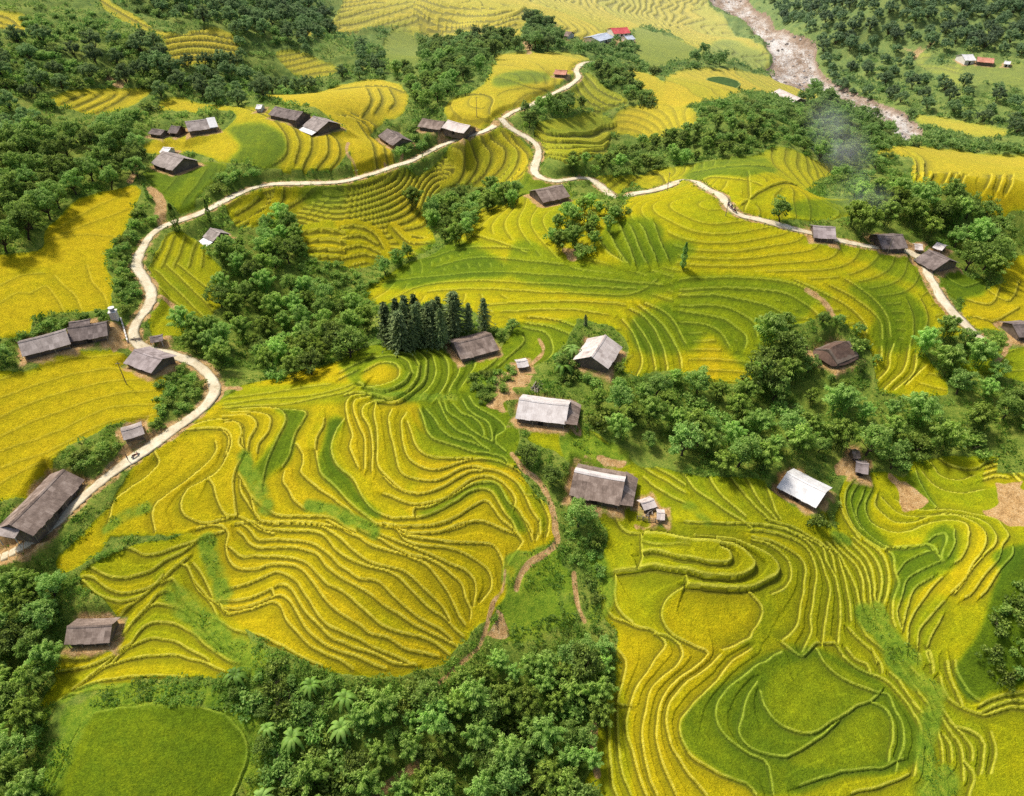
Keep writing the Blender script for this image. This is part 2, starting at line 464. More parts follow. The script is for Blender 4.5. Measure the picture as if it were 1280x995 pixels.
B 0 890 80 880 140 910
B 0 930 80 915 150 940
B 0 965 90 950 160 965
B 200 850 260 900 330 900
*.8 B 330 960 430 930 560 920 700 930
*.8 B 470 870 560 890 640 920 690 940
*.8 B 360 990 500 960 700 970 830 985
B 900 300 940 350 1000 390 1060 380
B 910 270 960 330 1040 370
B 890 330 920 370 980 400
B 890 360 920 400 960 410
B 430 360 530 350 570 370 560 420
*.7 B 600 290 700 320 800 330
B 1130 640 1200 650 1220 690
*1.5 - K 770 575 800 620 850 670
*1.5 - K 800 570 840 620 880 665
*1.5 - K 840 570 880 620 910 665
*1.5 - K 880 575 910 620 935 665
*1.2 K 1000 640 980 690
*1.2 K 1040 640 1010 690
*1.2 K 1070 650 1040 700
*1.2 K 1160 650 1140 700
*1.2 K 1200 650 1180 705
*1.2 K 1240 650 1220 710
K 230 760 330 700 430 690
*.8 K 60 640 200 620 330 620
*.8 K 0 670 150 660 300 690
*.8 K 250 640 260 720 240 780
K 870 220 950 210 1030 240
K 880 240 960 230 1040 255
K 900 255 960 250 1040 270
A 380 0 440 40 560 100 680 130 750 110
*1.3 A 620 140 740 120 860 145
*1.3 A 622 160 750 145 875 165
*1.3 A 624 182 755 168 885 188
*1.3 A 626 205 758 192 890 208
*1.3 A 630 226 760 215 890 228
*1.3 A 635 245 760 238 880 245
A 0 60 40 70 75 100
A 0 85 30 90 60 110
A 0 105 50 115
A 230 380 300 350
A 270 395 360 350
A 310 405 420 350
A 350 415 470 345
- A 880 400 1000 440 1060 500 1060 570 1020 610
- A 950 410 1060 450 1110 520 1100 600
- A 1040 420 1130 470 1160 540 1130 620
- A 1100 430 1200 490 1220 560 1180 630
- A 1180 480 1250 520 1260 580 1230 630
*1.5 A 1110 870 1200 860 1280 870
*1.5 A 1105 905 1200 895 1280 905
*1.5 A 1100 935 1200 930 1280 940
*1.5 A 1110 960 1280 965
A 820 790 900 740 960 700
A 880 800 960 740
A 960 830 1040 760 1060 700
A 1040 780 1130 740 1180 710
*.8 q 430 640 520 520 600 400
*.8 q 330 540 400 440 470 380
*.8 q 520 640 640 500 690 400
- *1.1 P 60 992 80 947 108 900 134 887 201 880 259 885 288 897 307 923 311 949 301 975 287 1008
P 1180 345 1205 358 1228 352
P 1208 375 1240 380 1250 358
P 1215 395 1245 400 1275 385
P 1232 360 1262 375 1275 350
"""
# rice fields: label | ripeness 0..1 | auto terrace step (m, 0 = traced only) | strength | outline
FIELDS = """
large golden terraced spur in the centre, its edges winding in many parallel curves | .88 | 0 | 1 | P 283 492 350 470 430 452 447 465 440 480 452 497 480 505 520 505 545 545 600 575 640 585 662 605 690 640 697 670 685 682 660 700 645 715 640 735 628 745 612 775 585 800 568 815 560 835 520 843 500 850 470 843 410 838 370 820 330 800 300 785 280 765 262 752 268 740 262 715 255 685 245 668 200 665 180 668 135 672 125 690 90 715 70 705 100 670 140 625 165 585 210 550 245 520
yellow-green pointed terraces stepping down beside the small thatched hut | .68 | 0 | 1 | P 100 720 150 690 200 672 245 668 258 680 262 715 275 745 295 775 312 800 315 815 305 835 270 850 180 852 90 872 62 888 50 880 70 850 72 825 130 812 145 790 145 770 135 755
green terraces ringing a small yellow knoll below the dark barn | .3 | 0 | 1 | P 425 455 455 434 500 432 560 440 590 448 625 440 640 415 650 405 680 400 720 395 705 430 680 455 660 462 630 470 595 470 600 500 625 505 640 525 650 560 645 585 600 577 545 548 520 507 480 507 452 499 438 480
broad valley of curving green and gold terraces filling the lower right corner | .56 | 0 | 1 | P 660 545 720 535 760 552 800 580 860 592 930 598 970 615 1000 640 1030 645 1045 665 1055 600 1100 592 1130 600 1150 575 1200 572 1250 575 1290 590 1710 600 1710 1180 745 1180 745 940 750 880 770 850 770 800 752 760 755 700 760 660 745 640 760 615 740 590 700 570
rounded deep green paddy at the bottom left, ringed by a bright grassy bank | .2 | 0 | 1 | P 107 898 134 885 201 878 259 883 289 895 309 922 313 949 303 975 288 1010 270 1060 30 1060 60 990 80 945
smooth golden field on the left between the long barns and the winding road | .85 | 0 | .6 | P -420 470 0 462 60 450 110 440 150 438 170 450 200 462 205 480 200 520 150 530 110 548 75 565 40 600 0 630 -420 680
large smooth yellow field on the upper left slope beneath the forest edge | .9 | 0 | .6 | P -420 340 0 318 60 285 100 250 160 232 175 240 170 260 150 300 135 320 140 370 130 385 80 390 40 400 0 420 -420 450
striped yellow-green strip field between the winding road and the ravine trees | .6 | 0 | .9 | P 205 302 230 290 255 310 275 340 278 370 262 400 240 395 235 415 200 425 185 400 205 380 185 340
fresh green field below the dark hillside house beside the road junction | .2 | 0 | .7 | P 180 215 230 205 280 203 280 215 265 230 235 262 215 258 195 240
yellow fan of arched terraces with a green patch below two hillside houses | .88 | 0 | 1 | P 180 190 195 175 280 160 290 140 200 135 220 122 260 130 335 137 400 155 435 172 430 200 400 212 340 210 300 205 270 200 240 190
yellow hillside field behind the pair of dark-roofed houses in the upper left | .92 | 0 | 1 | P 335 118 400 115 430 105 480 100 510 118 500 145 480 150 460 165 480 170 493 195 480 207 445 215 437 190 430 165 400 140 350 128
yellow terraces sloping below the long straight stretch of road | .72 | 1.0 | 1 | P 285 250 340 235 440 230 500 215 560 190 625 162 665 190 660 220 600 236 560 235 530 258 540 290 540 310 480 330 430 335 385 320 375 290 350 275 300 285
wide domed yellow and green field across the middle of the valley | .68 | 1.0 | .55 | P 455 365 500 335 540 318 575 290 585 265 650 252 700 248 745 250 770 270 800 243 840 235 900 240 930 272 1000 286 1060 302 1130 314 1155 330 1170 360 1215 415 1160 425 1150 430 1185 490 1100 490 1090 450 1075 425 1040 395 990 410 960 440 950 470 900 480 830 465 800 475 780 465 785 440 770 415 730 400 690 405 650 405 615 412 590 390 560 380 500 380 470 380
bright yellow hilltop field beside the road with a small pink roof on it | .85 | 1.5 | .5 | P 560 145 558 130 590 115 610 95 622 70 650 67 730 70 733 80 715 93 690 110 650 135 620 148 590 157
curved green-yellow terraces tucked under the bend of the far road | .5 | 0 | 1 | P 722 95 735 92 760 110 785 128 760 138 700 128 712 112
round-topped yellow-green mound with dark stepped front by the road bend | .55 | 0 | 1 | P 668 165 690 148 740 140 765 152 765 170 755 195 720 203 685 198
flat yellow field behind the round-topped mound | .85 | 1.5 | .4 | P 765 150 790 133 850 130 870 140 865 158 840 166 790 170 768 165
yellow field with a dark oval pond beside the river bank house | .85 | 1.5 | .4 | P 830 115 840 92 880 85 960 95 985 102 1010 112 1020 125 960 120 900 125 850 132
narrow golden slope field running down beside the long hedge of bushes | .88 | 0 | .6 | P 775 80 800 90 840 115 860 130 825 130 800 110
broad yellow hillock with a green crest right of the centre road | .66 | 1.1 | .6 | P 735 222 820 213 870 205 940 195 970 182 1010 195 1050 212 1010 240 1060 250 1065 270 1030 278 930 268 910 245 860 235 800 235 770 243
small green field wrapped around the single roof beside the road | .2 | 0 | .5 | P 650 226 665 224 690 230 715 242 700 249 655 250
yellow terraced shoulder at the right edge above the wooded hollow | .85 | 0 | 1 | P 1085 200 1130 183 1210 190 1710 210 1710 270 1250 272 1240 250 1200 240 1140 225 1140 200
golden field inside the road bend near the right edge | .82 | 0 | .8 | P 1200 380 1210 370 1250 355 1290 312 1710 320 1710 415 1240 412 1205 395
small green vegetable field below the dark roadside house at the right | .15 | 0 | .8 | P 1175 345 1230 350 1225 370 1190 372
green sloping field cut by the right frame edge | .4 | 1.2 | .6 | P 1250 440 1710 415 1710 530 1265 475
wide yellow valley floor of thin terraces at the top centre | .8 | 1.3 | .9 | P 380 45 420 18 520 -50 900 -50 885 0 905 22 940 50 962 68 955 90 930 82 880 70 850 50 835 42 800 35 780 45 740 55 700 38 660 30 640 50 560 50 520 42 450 38
pale green slope right of the red-roofed house | .3 | 0 | .5 | P 795 35 830 45 860 55 875 70 840 78 815 88 795 72
pale green sloping paddy between two dark thickets at the top | .25 | 0 | .6 | P 480 50 520 48 530 80 540 95 495 92 480 75
striped yellow terraces on the upper left hill among dark trees | .85 | 0 | 1 | P 125 -40 135 0 160 15 210 42 260 37 292 45 298 75 250 82 212 80 205 52 160 30 125 5
small slanting yellow field on the wooded left hillside | .85 | 0 | .9 | P 60 125 110 110 180 110 186 118 130 141 92 137
stepped yellow patch in the top left corner | .85 | 0 | 1 | P -420 10 0 15 26 33 20 40 -420 45
dull yellow clearing between the bushes in the upper left | .75 | 1.5 | .7 | P 345 68 375 65 400 75 425 85 400 98 372 96
pale terraces and green paddies on the far river bank | .42 | 0 | .8 | P 1145 70 1165 67 1200 80 1710 80 1710 115 1220 106 1180 93 1150 86
thin yellow strip field along the far bank downstream | .75 | 0 | .5 | P 1145 143 1200 150 1262 164 1225 172 1160 157
"""
# greener or riper cells inside the fields
TINTS = """
.16 a 700 230 800 238 720 380 715 450 740 530 830 610 920 750 1050 870 1040 900 960 890 800 750 640 600 620 530 640 440 680 320
.24 a 330 170 550 190 470 350 470 420 420 530 300 590 260 660 220 650 200 560 300 430 400 290 415 220
.2 b 230 180 320 150 460 130 570 90 700 100 900 270 830 500 600 470 420 410 300 350
.45 b 195 260 300 350 600 460 820 520 590 500 430 500 250 460
.3 b 195 860 300 820 430 760 620 650 760 650 860 810 970 990 890 990 820 860 720 710 640 700 420 820 290 880
.5 b 830 650 1000 700 1090 900 1085 990 1035 990 1030 910 930 730
.55 a 0 0 860 0 820 120 650 140 300 150 0 165
.85 E 75 440 95 400 150 370 222 395 210 430 150 455
.7 a 820 90 960 80 1020 150 1110 180 1240 180 1277 500 1277 720 1050 590 1000 450 960 280
.22 I 0 730 60 640 200 560 330 470 510 450 620 500 740 560 830 650 890 740 890 850 800 910 600 930 450 990 280 990 100 900 20 830
.36 I 310 600 500 480 720 600 640 680 500 765 400 760
.36 I 400 870 560 760 700 660 790 720 780 850 600 900
.72 e 480 640 560 560 640 510 1040 540 1120 650 1050 830 880 920 700 900 520 800
.78 e 70 720 130 710 330 775 490 890 470 1000 250 1000 150 900
.8 g 180 50 480 0 1050 20 820 240 640 430 590 500 610 670 900 880 1060 960 1080 1100 350 1100 260 700 250 450
.2 i 380 680 600 640 640 560 750 510 830 560 800 800 600 900 480 1000 380 1000 440 850
.2 i 90 300 160 210 280 260 240 440 400 660 330 660 180 560 110 440
.72 i 830 490 1010 560 1020 650 900 870 800 990 560 990 800 800 910 650
.72 i 1180 680 1000 990 800 990 1000 720 1080 600
.85 i 1010 150 1100 85 1190 110 1260 190 1250 240 1100 230 1030 260
.04 P 1195 835 1225 790 1250 720 1285 680 1710 690 1710 830 1280 855 1240 868 1210 872
.12 i 490 180 560 160 700 400 600 400 520 330
.5 F 0 770 500 780 480 990 0 1000
.22 q 740 110 950 70 1100 130 1160 250 1060 370 860 390 740 350 830 230
.28 P 790 400 850 372 920 365 1000 372 1015 385 960 440 945 475 890 420 860 440 800 440
.2 P 780 310 850 300 870 315 830 330 780 330
.25 P 760 282 800 270 830 290 800 320 770 318 748 305
.32 P 650 300 720 325 860 340 960 345 1040 370 1000 380 860 365 740 370 640 345
.3 P 1060 360 1110 350 1150 380 1160 425 1110 440 1085 420 1095 390
.9 F 70 330 145 330 130 460 80 460
.4 P 1100 310 1150 325 1165 360 1120 345 1060 318 1000 300
.25 P 870 207 940 197 960 200 970 215 930 222 860 225
.25 P 1000 252 1060 250 1062 268 1020 275 985 265
.3 P 620 95 660 88 690 95 660 105 620 108
.2 K 1050 255 1300 245 1300 340 1100 320
.3 P 870 80 900 50 940 60 960 75 940 88
.2 P 540 300 570 300 640 340 560 350 480 360 500 335
.6 P 400 235 460 235 500 260 470 280 380 265
.3 A 1120 700 1270 690 1270 760 1150 760
.3 P 300 205 350 208 340 215 300 212
"""
# weedy strips and earth: kind w(metres) outline or line.  w = weeds line, d = dirt line, D = dirt area, W = weed area
MARKS = """
w 3.2 G 770 50 790 130 820 200 835 250
w 4.2 G 650 250 720 320 800 390 870 440 960 510
w 3 a 130 480 150 560 200 640 240 720 280 820
w 2.5 a 570 800 760 850 830 900 930 940 1000 985
w 1.5 G 150 770 180 690 250 640 340 600 600 600 760 590
w 3.5 G 200 960 260 800 320 690 400 640 600 630 780 640 880 680 950 760 960 850 940 960
w 2.6 f 560 170 620 190
w 4 f 760 690 830 760 900 830 960 900 1040 980
w 3.2 h 400 30 440 130 700 300
w 3 h 680 400 640 560 620 700 640 850
w 2 f 840 620 880 700
w 4 h 780 880 700 950 640 990
w 3.2 e 30 320 90 480 80 600 20 680
w 2 E 130 480 260 500 420 500
w 2.2 F 30 900 100 960
w 2.2 D 400 980 470 930 540 900
W 0 P 75 905 100 880 150 866 200 862 270 866 310 880 335 920 330 975 310 1060 270 1060 288 1010 303 975 313 949 309 922 289 895 259 883 201 878 134 885 107 898 80 945 60 990 30 1060 10 1060 40 980
W 0 P 640 700 690 690 712 720 722 775 690 790 650 800 610 812 600 790 628 745
W 0 P 590 470 640 462 650 475 630 498 600 492
W 0 P 730 545 800 575 745 590 705 560
D 0 E 620 400 700 400 720 420 690 450 665 470 640 540 670 590 800 630 900 600 890 580 860 610 700 590 630 560 600 540 560 510 600 460
D 0 D 360 310 400 290 395 230 460 230 492 300 470 325
D 0 P -40 680 30 670 45 690 20 708 -40 712
D 0 F 1190 820 1290 820 1380 900 1250 960 1120 935 1185 900
D 0 F 790 830 830 810 900 900 830 890
D 0 E 930 730 1000 720 1050 745 1040 770 950 750
D 0 E 1130 960 1180 965 1190 985 1130 985
D 0 F 590 700 640 690 640 780 600 780
D 0 B 150 605 190 600 195 625 155 630
D 0 B 690 140 712 140 710 200 690 200
D 0 A 400 300 470 290 470 318 410 320
D 0 B 1000 150 1060 140 1100 165 1020 180
D 0 K 800 880 900 900 920 930 850 935
D 0 H 550 330 610 290 620 400 590 450
D 0 B 830 940 900 925 905 960 850 965
d 1.1 E 640 710 680 760 740 810 780 880 800 960 800 990 H 810 50 770 90 710 130 670 180 655 230
d .7 H 615 160 605 230 570 280 545 370 520 440 480 480 400 550 310 640
d .9 H 870 170 885 290 910 350
d 1.1 H 950 720 940 850 960 920
d 1.4 H 300 870 200 940 130 1000
d 1.0 E 740 280 757 320 740 350 700 380 660 410
d 1.6 F 470 95 520 125 555 165 570 190
d 1.0 B 30 530 25 570 50 600 65 660
d 1.2 B 215 530 230 575 215 610
d 1.2 F 1240 280 1215 310 1200 345 1170 370
d 1.6 D 800 455 850 465 890 465
d 1.6 q 100 300 100 420 70 490
d 3.0 q 210 540 265 590 285 680 275 740 320 775
d 1.6 D 590 130 640 150 670 190
d 2.5 D 400 760 470 700 560 640 640 590
d 1.2 K 800 890 860 905 920 900
d 2 P 1120 60 1145 66 1150 62
d 1.4 K 870 220 900 190 960 150
"""
SPOTS = []
# ------------------------------------------------------------------ roads (centre lines) and their level beds
ROADS = [
 ('road', 2.8, 'D -60 1120 30 1080 90 1050 190 990 250 905 330 845 420 765 520 708 600 650 700 575 760 530 792 492 803 455 778 415 735 378 665 347 600 332 530 312 497 280 487 240 515 200 558 160 570 120 540 60 505 5 A 500 985 530 920 570 862 620 832 680 818 740 795 800 765 870 730 960 690 1060 682 1275 680 B 60 660 150 635 230 610 300 590 370 545 430 520 500 500 560 480 600 440 640 412 690 400 740 375 800 345 860 315 890 285 880 258 930 230 960 228'),
 ('road', 2.8, 'B 600 440 630 480 700 515 738 550 735 590 720 640 750 665 800 675 860 660 910 650 950 680 970 710 1000 727 1040 736 1085 735 1150 720 1220 705 K 20 700 100 700 145 715 180 760 220 800 300 815 400 845 490 865 560 885 640 905 720 920 830 925 890 960 930 990 F 910 20 940 60 970 120 1010 170 1060 220 1100 265 1128 285'),
]
def road_line(s, w):
    P, _ = pts(s); XY = ground(P)
    for i, p in enumerate(P):                          # stretch that dips behind the dome
        if 785 < p[0] < 862 and 232 < p[1] < 248: XY[i] = unproject_z(p[0], p[1] + 2, 4.0)
    L = catmull(XY, step=1.2)
    for _ in range(6): L[1:-1] = .25 * L[:-2] + .5 * L[1:-1] + .25 * L[2:]
    z = lookup(HS, L[:, 0], L[:, 1])
    for _ in range(60): z[1:-1] = .25 * z[:-2] + .5 * z[1:-1] + .25 * z[2:]
    return L, z
roads = [(nm, w, *road_line(s, w)) for nm, w, s in ROADS]

H = HS.copy()
# ground around each house is levelled first
def house_frame(a, b, hr):
    mid = [(a[0] + b[0]) / 2, (a[1] + b[1]) / 2]
    g = ground([mid], hr)[0]; zr = float(lookup(HS, g[0], g[1])) + hr
    A = np.array(unproject_z(a[0], a[1], zr)); B = np.array(unproject_z(b[0], b[1], zr))
    m = (A + B) / 2; ang = math.atan2(B[1] - A[1], B[0] - A[0]); L = float(np.linalg.norm(B - A))
    return m, ang, L, zr - hr

# ------------------------------------------------------------------ rasterise lines, fields and marks
DABS = np.full((NR, NC), 9.0); SGN = np.ones((NR, NC)); STR = np.zeros((NR, NC)); DPOS = np.full((NR, NC), 99.0); CELL = np.full((NR, NC), .5)
OFFS = np.zeros((NR, NC))
def add_line(L, k, w, cellv):
    Lw = np.array([w]); 
    def fn(sl, d, side):
        dn = d / w
        m = dn < DABS[sl]
        DABS[sl] = np.where(m, dn, DABS[sl]); SGN[sl] = np.where(m, side, SGN[sl]); STR[sl] = np.where(m, k, STR[sl])
        m2 = (side > 0) & (d < DPOS[sl])
        DPOS[sl] = np.where(m2, d, DPOS[sl]); CELL[sl] = np.where(m2, cellv, CELL[sl])
    raster(L, 4.2 * w ** .6, fn)
LN = []
for row in LINES.strip().splitlines():
    P, k = pts(row); LN.append((P, k))
allP = ground(np.vstack([p for p, _ in LN])); i0 = 0
for P, k in LN:
    XY = allP[i0:i0 + len(P)]; i0 += len(P)
    D = float(np.median(XY[:, 1])) * cp + CAMH * sp
    st = max(.5, D * .0055)
    L = catmull(XY, step=st)
    jt = rng.normal(0, .12 * max(1, D / 200), L.shape)
    for _ in range(3): jt[1:-1] = (jt[:-2] + jt[1:-1] + jt[2:]) / 2.4
    L = L + np.clip(jt, -.5, .5)
    add_line(L, k, float(wscale(D)) * max(1.0, k) ** .8, rng.random())

FID = np.full((NR, NC), -1); RIPE = np.full((NR, NC), .3)
FLD = []
GRAD = np.hypot(*[np.gradient(HS)[0] / np.gradient(GY)[0], np.gradient(HS)[1] / np.maximum(np.gradient(GX)[1], 1e-3)])
for row in FIELDS.strip().splitlines():
    label, ripe, auto, stg, s = [t.strip() for t in row.split('|')]
    P, _ = pts(s); XY = catmull(ground(P), closed=True, step=1.5)
    D = float(np.median(XY[:, 1])) * cp + CAMH * sp
    jt = np.stack([vnoise(XY[:, 0] / 3, XY[:, 1] / 3, 5) - .5, vnoise(XY[:, 0] / 3, XY[:, 1] / 3, 9) - .5], 1)
    M = fill(XY + jt * 1.6); k = len(FLD)
    FID[M] = k; RIPE[M] = float(ripe); FLD.append(label)
    stepz = float(auto)
    if stepz > 0:                                             # level terraces that follow the lie of the land
        ph = (HS + (vnoise(GX / 14, GY / 14, k) - .5) * 1.6 + (vnoise(GX / 45, GY / 45, k + 50) - .5) * 2.5) / stepz
        fr = ph - np.floor(ph); g = np.maximum(GRAD, .06) / stepz
        du = fr / g; dd = (1 - fr) / g; ws = wscale(GD)
        d = np.minimum(du, dd) / ws; sg = np.where(du < dd, 1., -1.)
        m = M & (d < DABS) & (DABS > 1.6)
        DABS[m] = d[m]; SGN[m] = sg[m]; STR[m] = float(stg)
        kk = np.floor(ph).astype(np.int64); cl = ((kk * 7919 + k * 104729) % 1000) / 1000.0
        m2 = M & (DPOS > 50); CELL[m2] = cl[m2]
    STR[M] *= 1.0 if stepz > 0 else float(stg) if float(stg) < 1 else 1.0
for row in TINTS.strip().splitlines():
    v, s = row.split(' ', 1); P, _ = pts(s)
    M = fill(catmull(ground(P), closed=True, step=1.5)) & (FID >= 0)
    RIPE[M] = float(v)
def blur(G, n, axis=None):
    for _ in range(n):
        G[1:-1] = .25 * G[:-2] + .5 * G[1:-1] + .25 * G[2:]
        G[:, 1:-1] = .25 * G[:, :-2] + .5 * G[:, 1:-1] + .25 * G[:, 2:]
    return G
RIPE = blur(RIPE, 9)
CELL = np.where(DPOS < 50, .5 + (CELL - .5) * np.clip(1.7 - 1.7 * DPOS / (4.2 * wscale(GD) ** .6), 0, 1), CELL)
CELL = blur(CELL, 2)
RICE = (FID >= 0).astype(float)
DIRT = np.zeros((NR, NC)); WEED = np.zeros((NR, NC))
def stroke(G, L, w, amp=1.0):
    def fn(sl, d, side):
        v = np.clip(1.5 - d / (w * .5), 0, 1) * amp
        G[sl] = np.maximum(G[sl], v)
    raster(L, w * 1.1, fn)
for row in MARKS.strip().splitlines():
    kind, w, s = row.split(' ', 2); P, _ = pts(s); XY = ground(P); w = float(w)
    D = float(np.median(XY[:, 1])) * cp + CAMH * sp
    if kind in 'WD':
        Lc = catmull(XY, closed=True, step=.7); M = fill(Lc + (np.stack([vnoise(Lc[:, 0] / 2.2, Lc[:, 1] / 2.2, 41), vnoise(Lc[:, 0] / 2.2, Lc[:, 1] / 2.2, 42)], 1) - .5) * 4.2)
        if kind == 'W': WEED[M] = 1
        else: DIRT[M] = 1
    else:
        stroke(WEED if kind == 'w' else DIRT, catmull(XY, step=max(.6, D * .006)), w * max(1, D / 260))
WEED = blur(WEED, 4); WEED *= .3 + .75 * vnoise(GX / 1.5, GY / 1.5, 3) + .65 * vnoise(GX / 5, GY / 5, 8); WEED = np.clip(WEED, 0, 1)
DIRT = blur(DIRT, 2); DIRT = np.clip(DIRT * (.65 + .7 * vnoise(GX / 2.2, GY / 2.2, 4)), 0, 1)
# river: the bed sinks below its banks
RP, _ = pts('P 860 -60 905 12 940 36 958 55 966 74 956 88 972 100 985 104 1010 113 1040 119 1075 136 1105 153 1125 174 1142 180 1153 167 1146 152 1110 131 1062 111 1032 95 1020 75 1020 55 992 41 962 21 938 5 920 -60')
RIVER = fill(catmull(ground(RP), closed=True, step=3) )
RV = blur(RIVER.astype(float), 8)
# banks between terraces
A = .19 * np.minimum(wscale(GD) ** 1.15, 3.2)
OFFS = np.where(SGN > 0, 1, -1) * A * np.minimum(STR, 2.0) ** 1.5 * np.exp(-DABS / 2.8) * np.where(DABS < 5, 1, 0)
rim = np.where((SGN > 0), np.clip(1 - np.abs(DABS - .22) / .3, 0, 1), 0) * .03 * np.minimum(STR, 1)
field = RICE * (1 - WEED)
H = HS + (OFFS + rim) * RICE - RV * 3.0
scr = 1 - RICE * (1 - WEED * .7)
scr = scr * (1 - DIRT) * (1 - RV)
far1 = np.clip(GD / 160, .6, 3.5)
H += scr * ((vnoise(GX / 7, GY / 7, 11) - .4) * 1.3 + (vnoise(GX / 2.6, GY / 2.6, 12) - .4) * .7) * far1 * .7
H += RICE * (vnoise(GX / .9, GY / .9, 13) - .5) * .09 + DIRT * (vnoise(GX / 1.6, GY / 1.6, 14) - .5) * .3
H += (vnoise(GX / 24, GY / 24, 15) - .5) * .8
H += RV * (vnoise(GX / 5, GY / 5, 16) - .5) * 1.6
# level pads under houses and the road bed
ROADW = np.zeros((NR, NC)); ROADALL = np.zeros((NR, NC))
for nm, w, L, z in roads:
    best = np.full((NR, NC), 1e9)
    for i in range(len(L) - 1):
        zz = (z[i] + z[i + 1]) / 2
        def fn(sl, d, side, zz=zz):
            m = d < best[sl]; best[sl] = np.where(m, d, best[sl])
            blend = np.clip((4.2 - d) / 2.2, 0, 1); blend = blend * blend * (3 - 2 * blend)
            # remember target height in ROADZ
            ROADZ[sl] = np.where(m, zz, ROADZ[sl]); ROADW[sl] = np.where(m, np.maximum(blend, 0), ROADW[sl])
        if i == 0: ROADZ = np.zeros((NR, NC)); ROADW = np.zeros((NR, NC))
        raster(L[i:i + 2], 4.4, fn)
    H = H * (1 - ROADW) + (ROADZ - .10) * ROADW; ROADALL = np.maximum(ROADALL, ROADW)
    DIRT = np.maximum(DIRT, np.where(best < 3.2, np.clip((3.0 - best) / 1.2, 0, 1) * (.2 + .9 * vnoise(GX / 1.7, GY / 1.7, 21)), 0).clip(0, .8))
    core = best < w * .62
    RICE[core] = 0; FID[core] = -1

ROADW = ROADALL
def pad(m, ang, L, W, z):
    ca, sa = math.cos(ang), math.sin(ang)
    r = max(L, W) + 4
    D = m[1] * cp + CAMH * sp
    r0, r1 = np.searchsorted(Yrow, m[1] - r), np.searchsorted(Yrow, m[1] + r)
    r0 = max(0, r0 - 1); r1 = min(NR, r1 + 1)
    X = GX[r0:r1] - m[0]; Y = GY[r0:r1] - m[1]
    u = np.abs(X * ca + Y * sa) - L / 2; v = np.abs(-X * sa + Y * ca) - W / 2
    d = np.maximum(np.maximum(u, v), 0)
    b = np.clip(1 - d / (2.5 if m[1] < 180 else 4.5), 0, 1); b = b * b * (3 - 2 * b) * (1 - ROADW[r0:r1])
    H[r0:r1] = H[r0:r1] * (1 - b) + z * b
    dm = np.clip(1.2 - d / 2.0, 0, 1) * (.35 + .8 * vnoise(GX[r0:r1] / 1.5, GY[r0:r1] / 1.5, 31))
    DIRT[r0:r1] = np.maximum(DIRT[r0:r1], np.clip(dm, 0, .9))
    inside = d <= .8
    RICE[r0:r1][inside] = 0; FID[r0:r1][inside] = -1
# ------------------------------------------------------------------ node helpers and materials
def mat(name):
    m = bpy.data.materials.new(name); m.use_nodes = True; m.node_tree.nodes.clear(); return m
class NT:
    def __init__(s, m): s.t = m.node_tree
    def n(s, typ, **kw):
        nd = s.t.nodes.new(typ)
        for k, v in kw.items():
            if k.startswith('i_'): nd.inputs[int(k[2:]) if k[2:].isdigit() else k[2:].replace('_', ' ')].default_value = v
            else: setattr(nd, k, v)
        return nd
    def l(s, a, b): s.t.links.new(a, b)
    def put(s, sock, v):
        if isinstance(v, (int, float)): sock.default_value = v
        elif isinstance(v, tuple): sock.default_value = (*v, 1) if len(v) == 3 else v
        else: s.l(v, sock)
    def math(s, op, a, b=0.0, clamp=False):
        nd = s.n('ShaderNodeMath', operation=op, use_clamp=clamp); s.put(nd.inputs[0], a); s.put(nd.inputs[1], b); return nd.outputs[0]
    def rng(s, v, a, b, c=0.0, d=1.0, smooth=False):
        nd = s.n('ShaderNodeMapRange'); nd.interpolation_type = 'SMOOTHSTEP' if smooth else 'LINEAR'
        s.put(nd.inputs[0], v)
        for i, q in enumerate((a, b, c, d)): nd.inputs[1 + i].default_value = q
        return nd.outputs[0]
    def mix(s, f, a, b, mode='MIX'):
        nd = s.n('ShaderNodeMix', data_type='RGBA', blend_type=mode); s.put(nd.inputs[0], f); s.put(nd.inputs[6], a); s.put(nd.inputs[7], b); return nd.outputs[2]
    def noise(s, sc, det=2.0, vec=None, rough=.55, out=0):
        nd = s.n('ShaderNodeTexNoise'); nd.inputs['Scale'].default_value = sc; nd.inputs['Detail'].default_value = det; nd.inputs['Roughness'].default_value = rough
        if vec is not None: s.l(vec, nd.inputs['Vector'])
        return nd.outputs[out]
    def ramp(s, f, stops):
        nd = s.n('ShaderNodeValToRGB'); cr = nd.color_ramp
        while len(cr.elements) > 1: cr.elements.remove(cr.elements[-1])
        cr.elements[0].position = stops[0][0]; cr.elements[0].color = (*stops[0][1], 1)
        for p, c in stops[1:]:
            e = cr.elements.new(p); e.color = (*c, 1)
        s.l(f, nd.inputs[0]); return nd.outputs[0]
    def out(s, sh):
        o = s.n('ShaderNodeOutputMaterial'); s.l(sh, o.inputs[0])
    def bsdf(s, col, rough=.8, spec=.2, normal=None):
        b = s.n('ShaderNodeBsdfPrincipled'); s.put(b.inputs['Base Color'], col); s.put(b.inputs['Roughness'], rough)
        b.inputs['Specular IOR Level'].default_value = spec
        if normal is not None: s.l(normal, b.inputs['Normal'])
        return b.outputs[0]
    def bump(s, h, strength, dist):
        b = s.n('ShaderNodeBump'); s.l(h, b.inputs['Height']); b.inputs['Strength'].default_value = strength; b.inputs['Distance'].default_value = dist; return b.outputs[0]

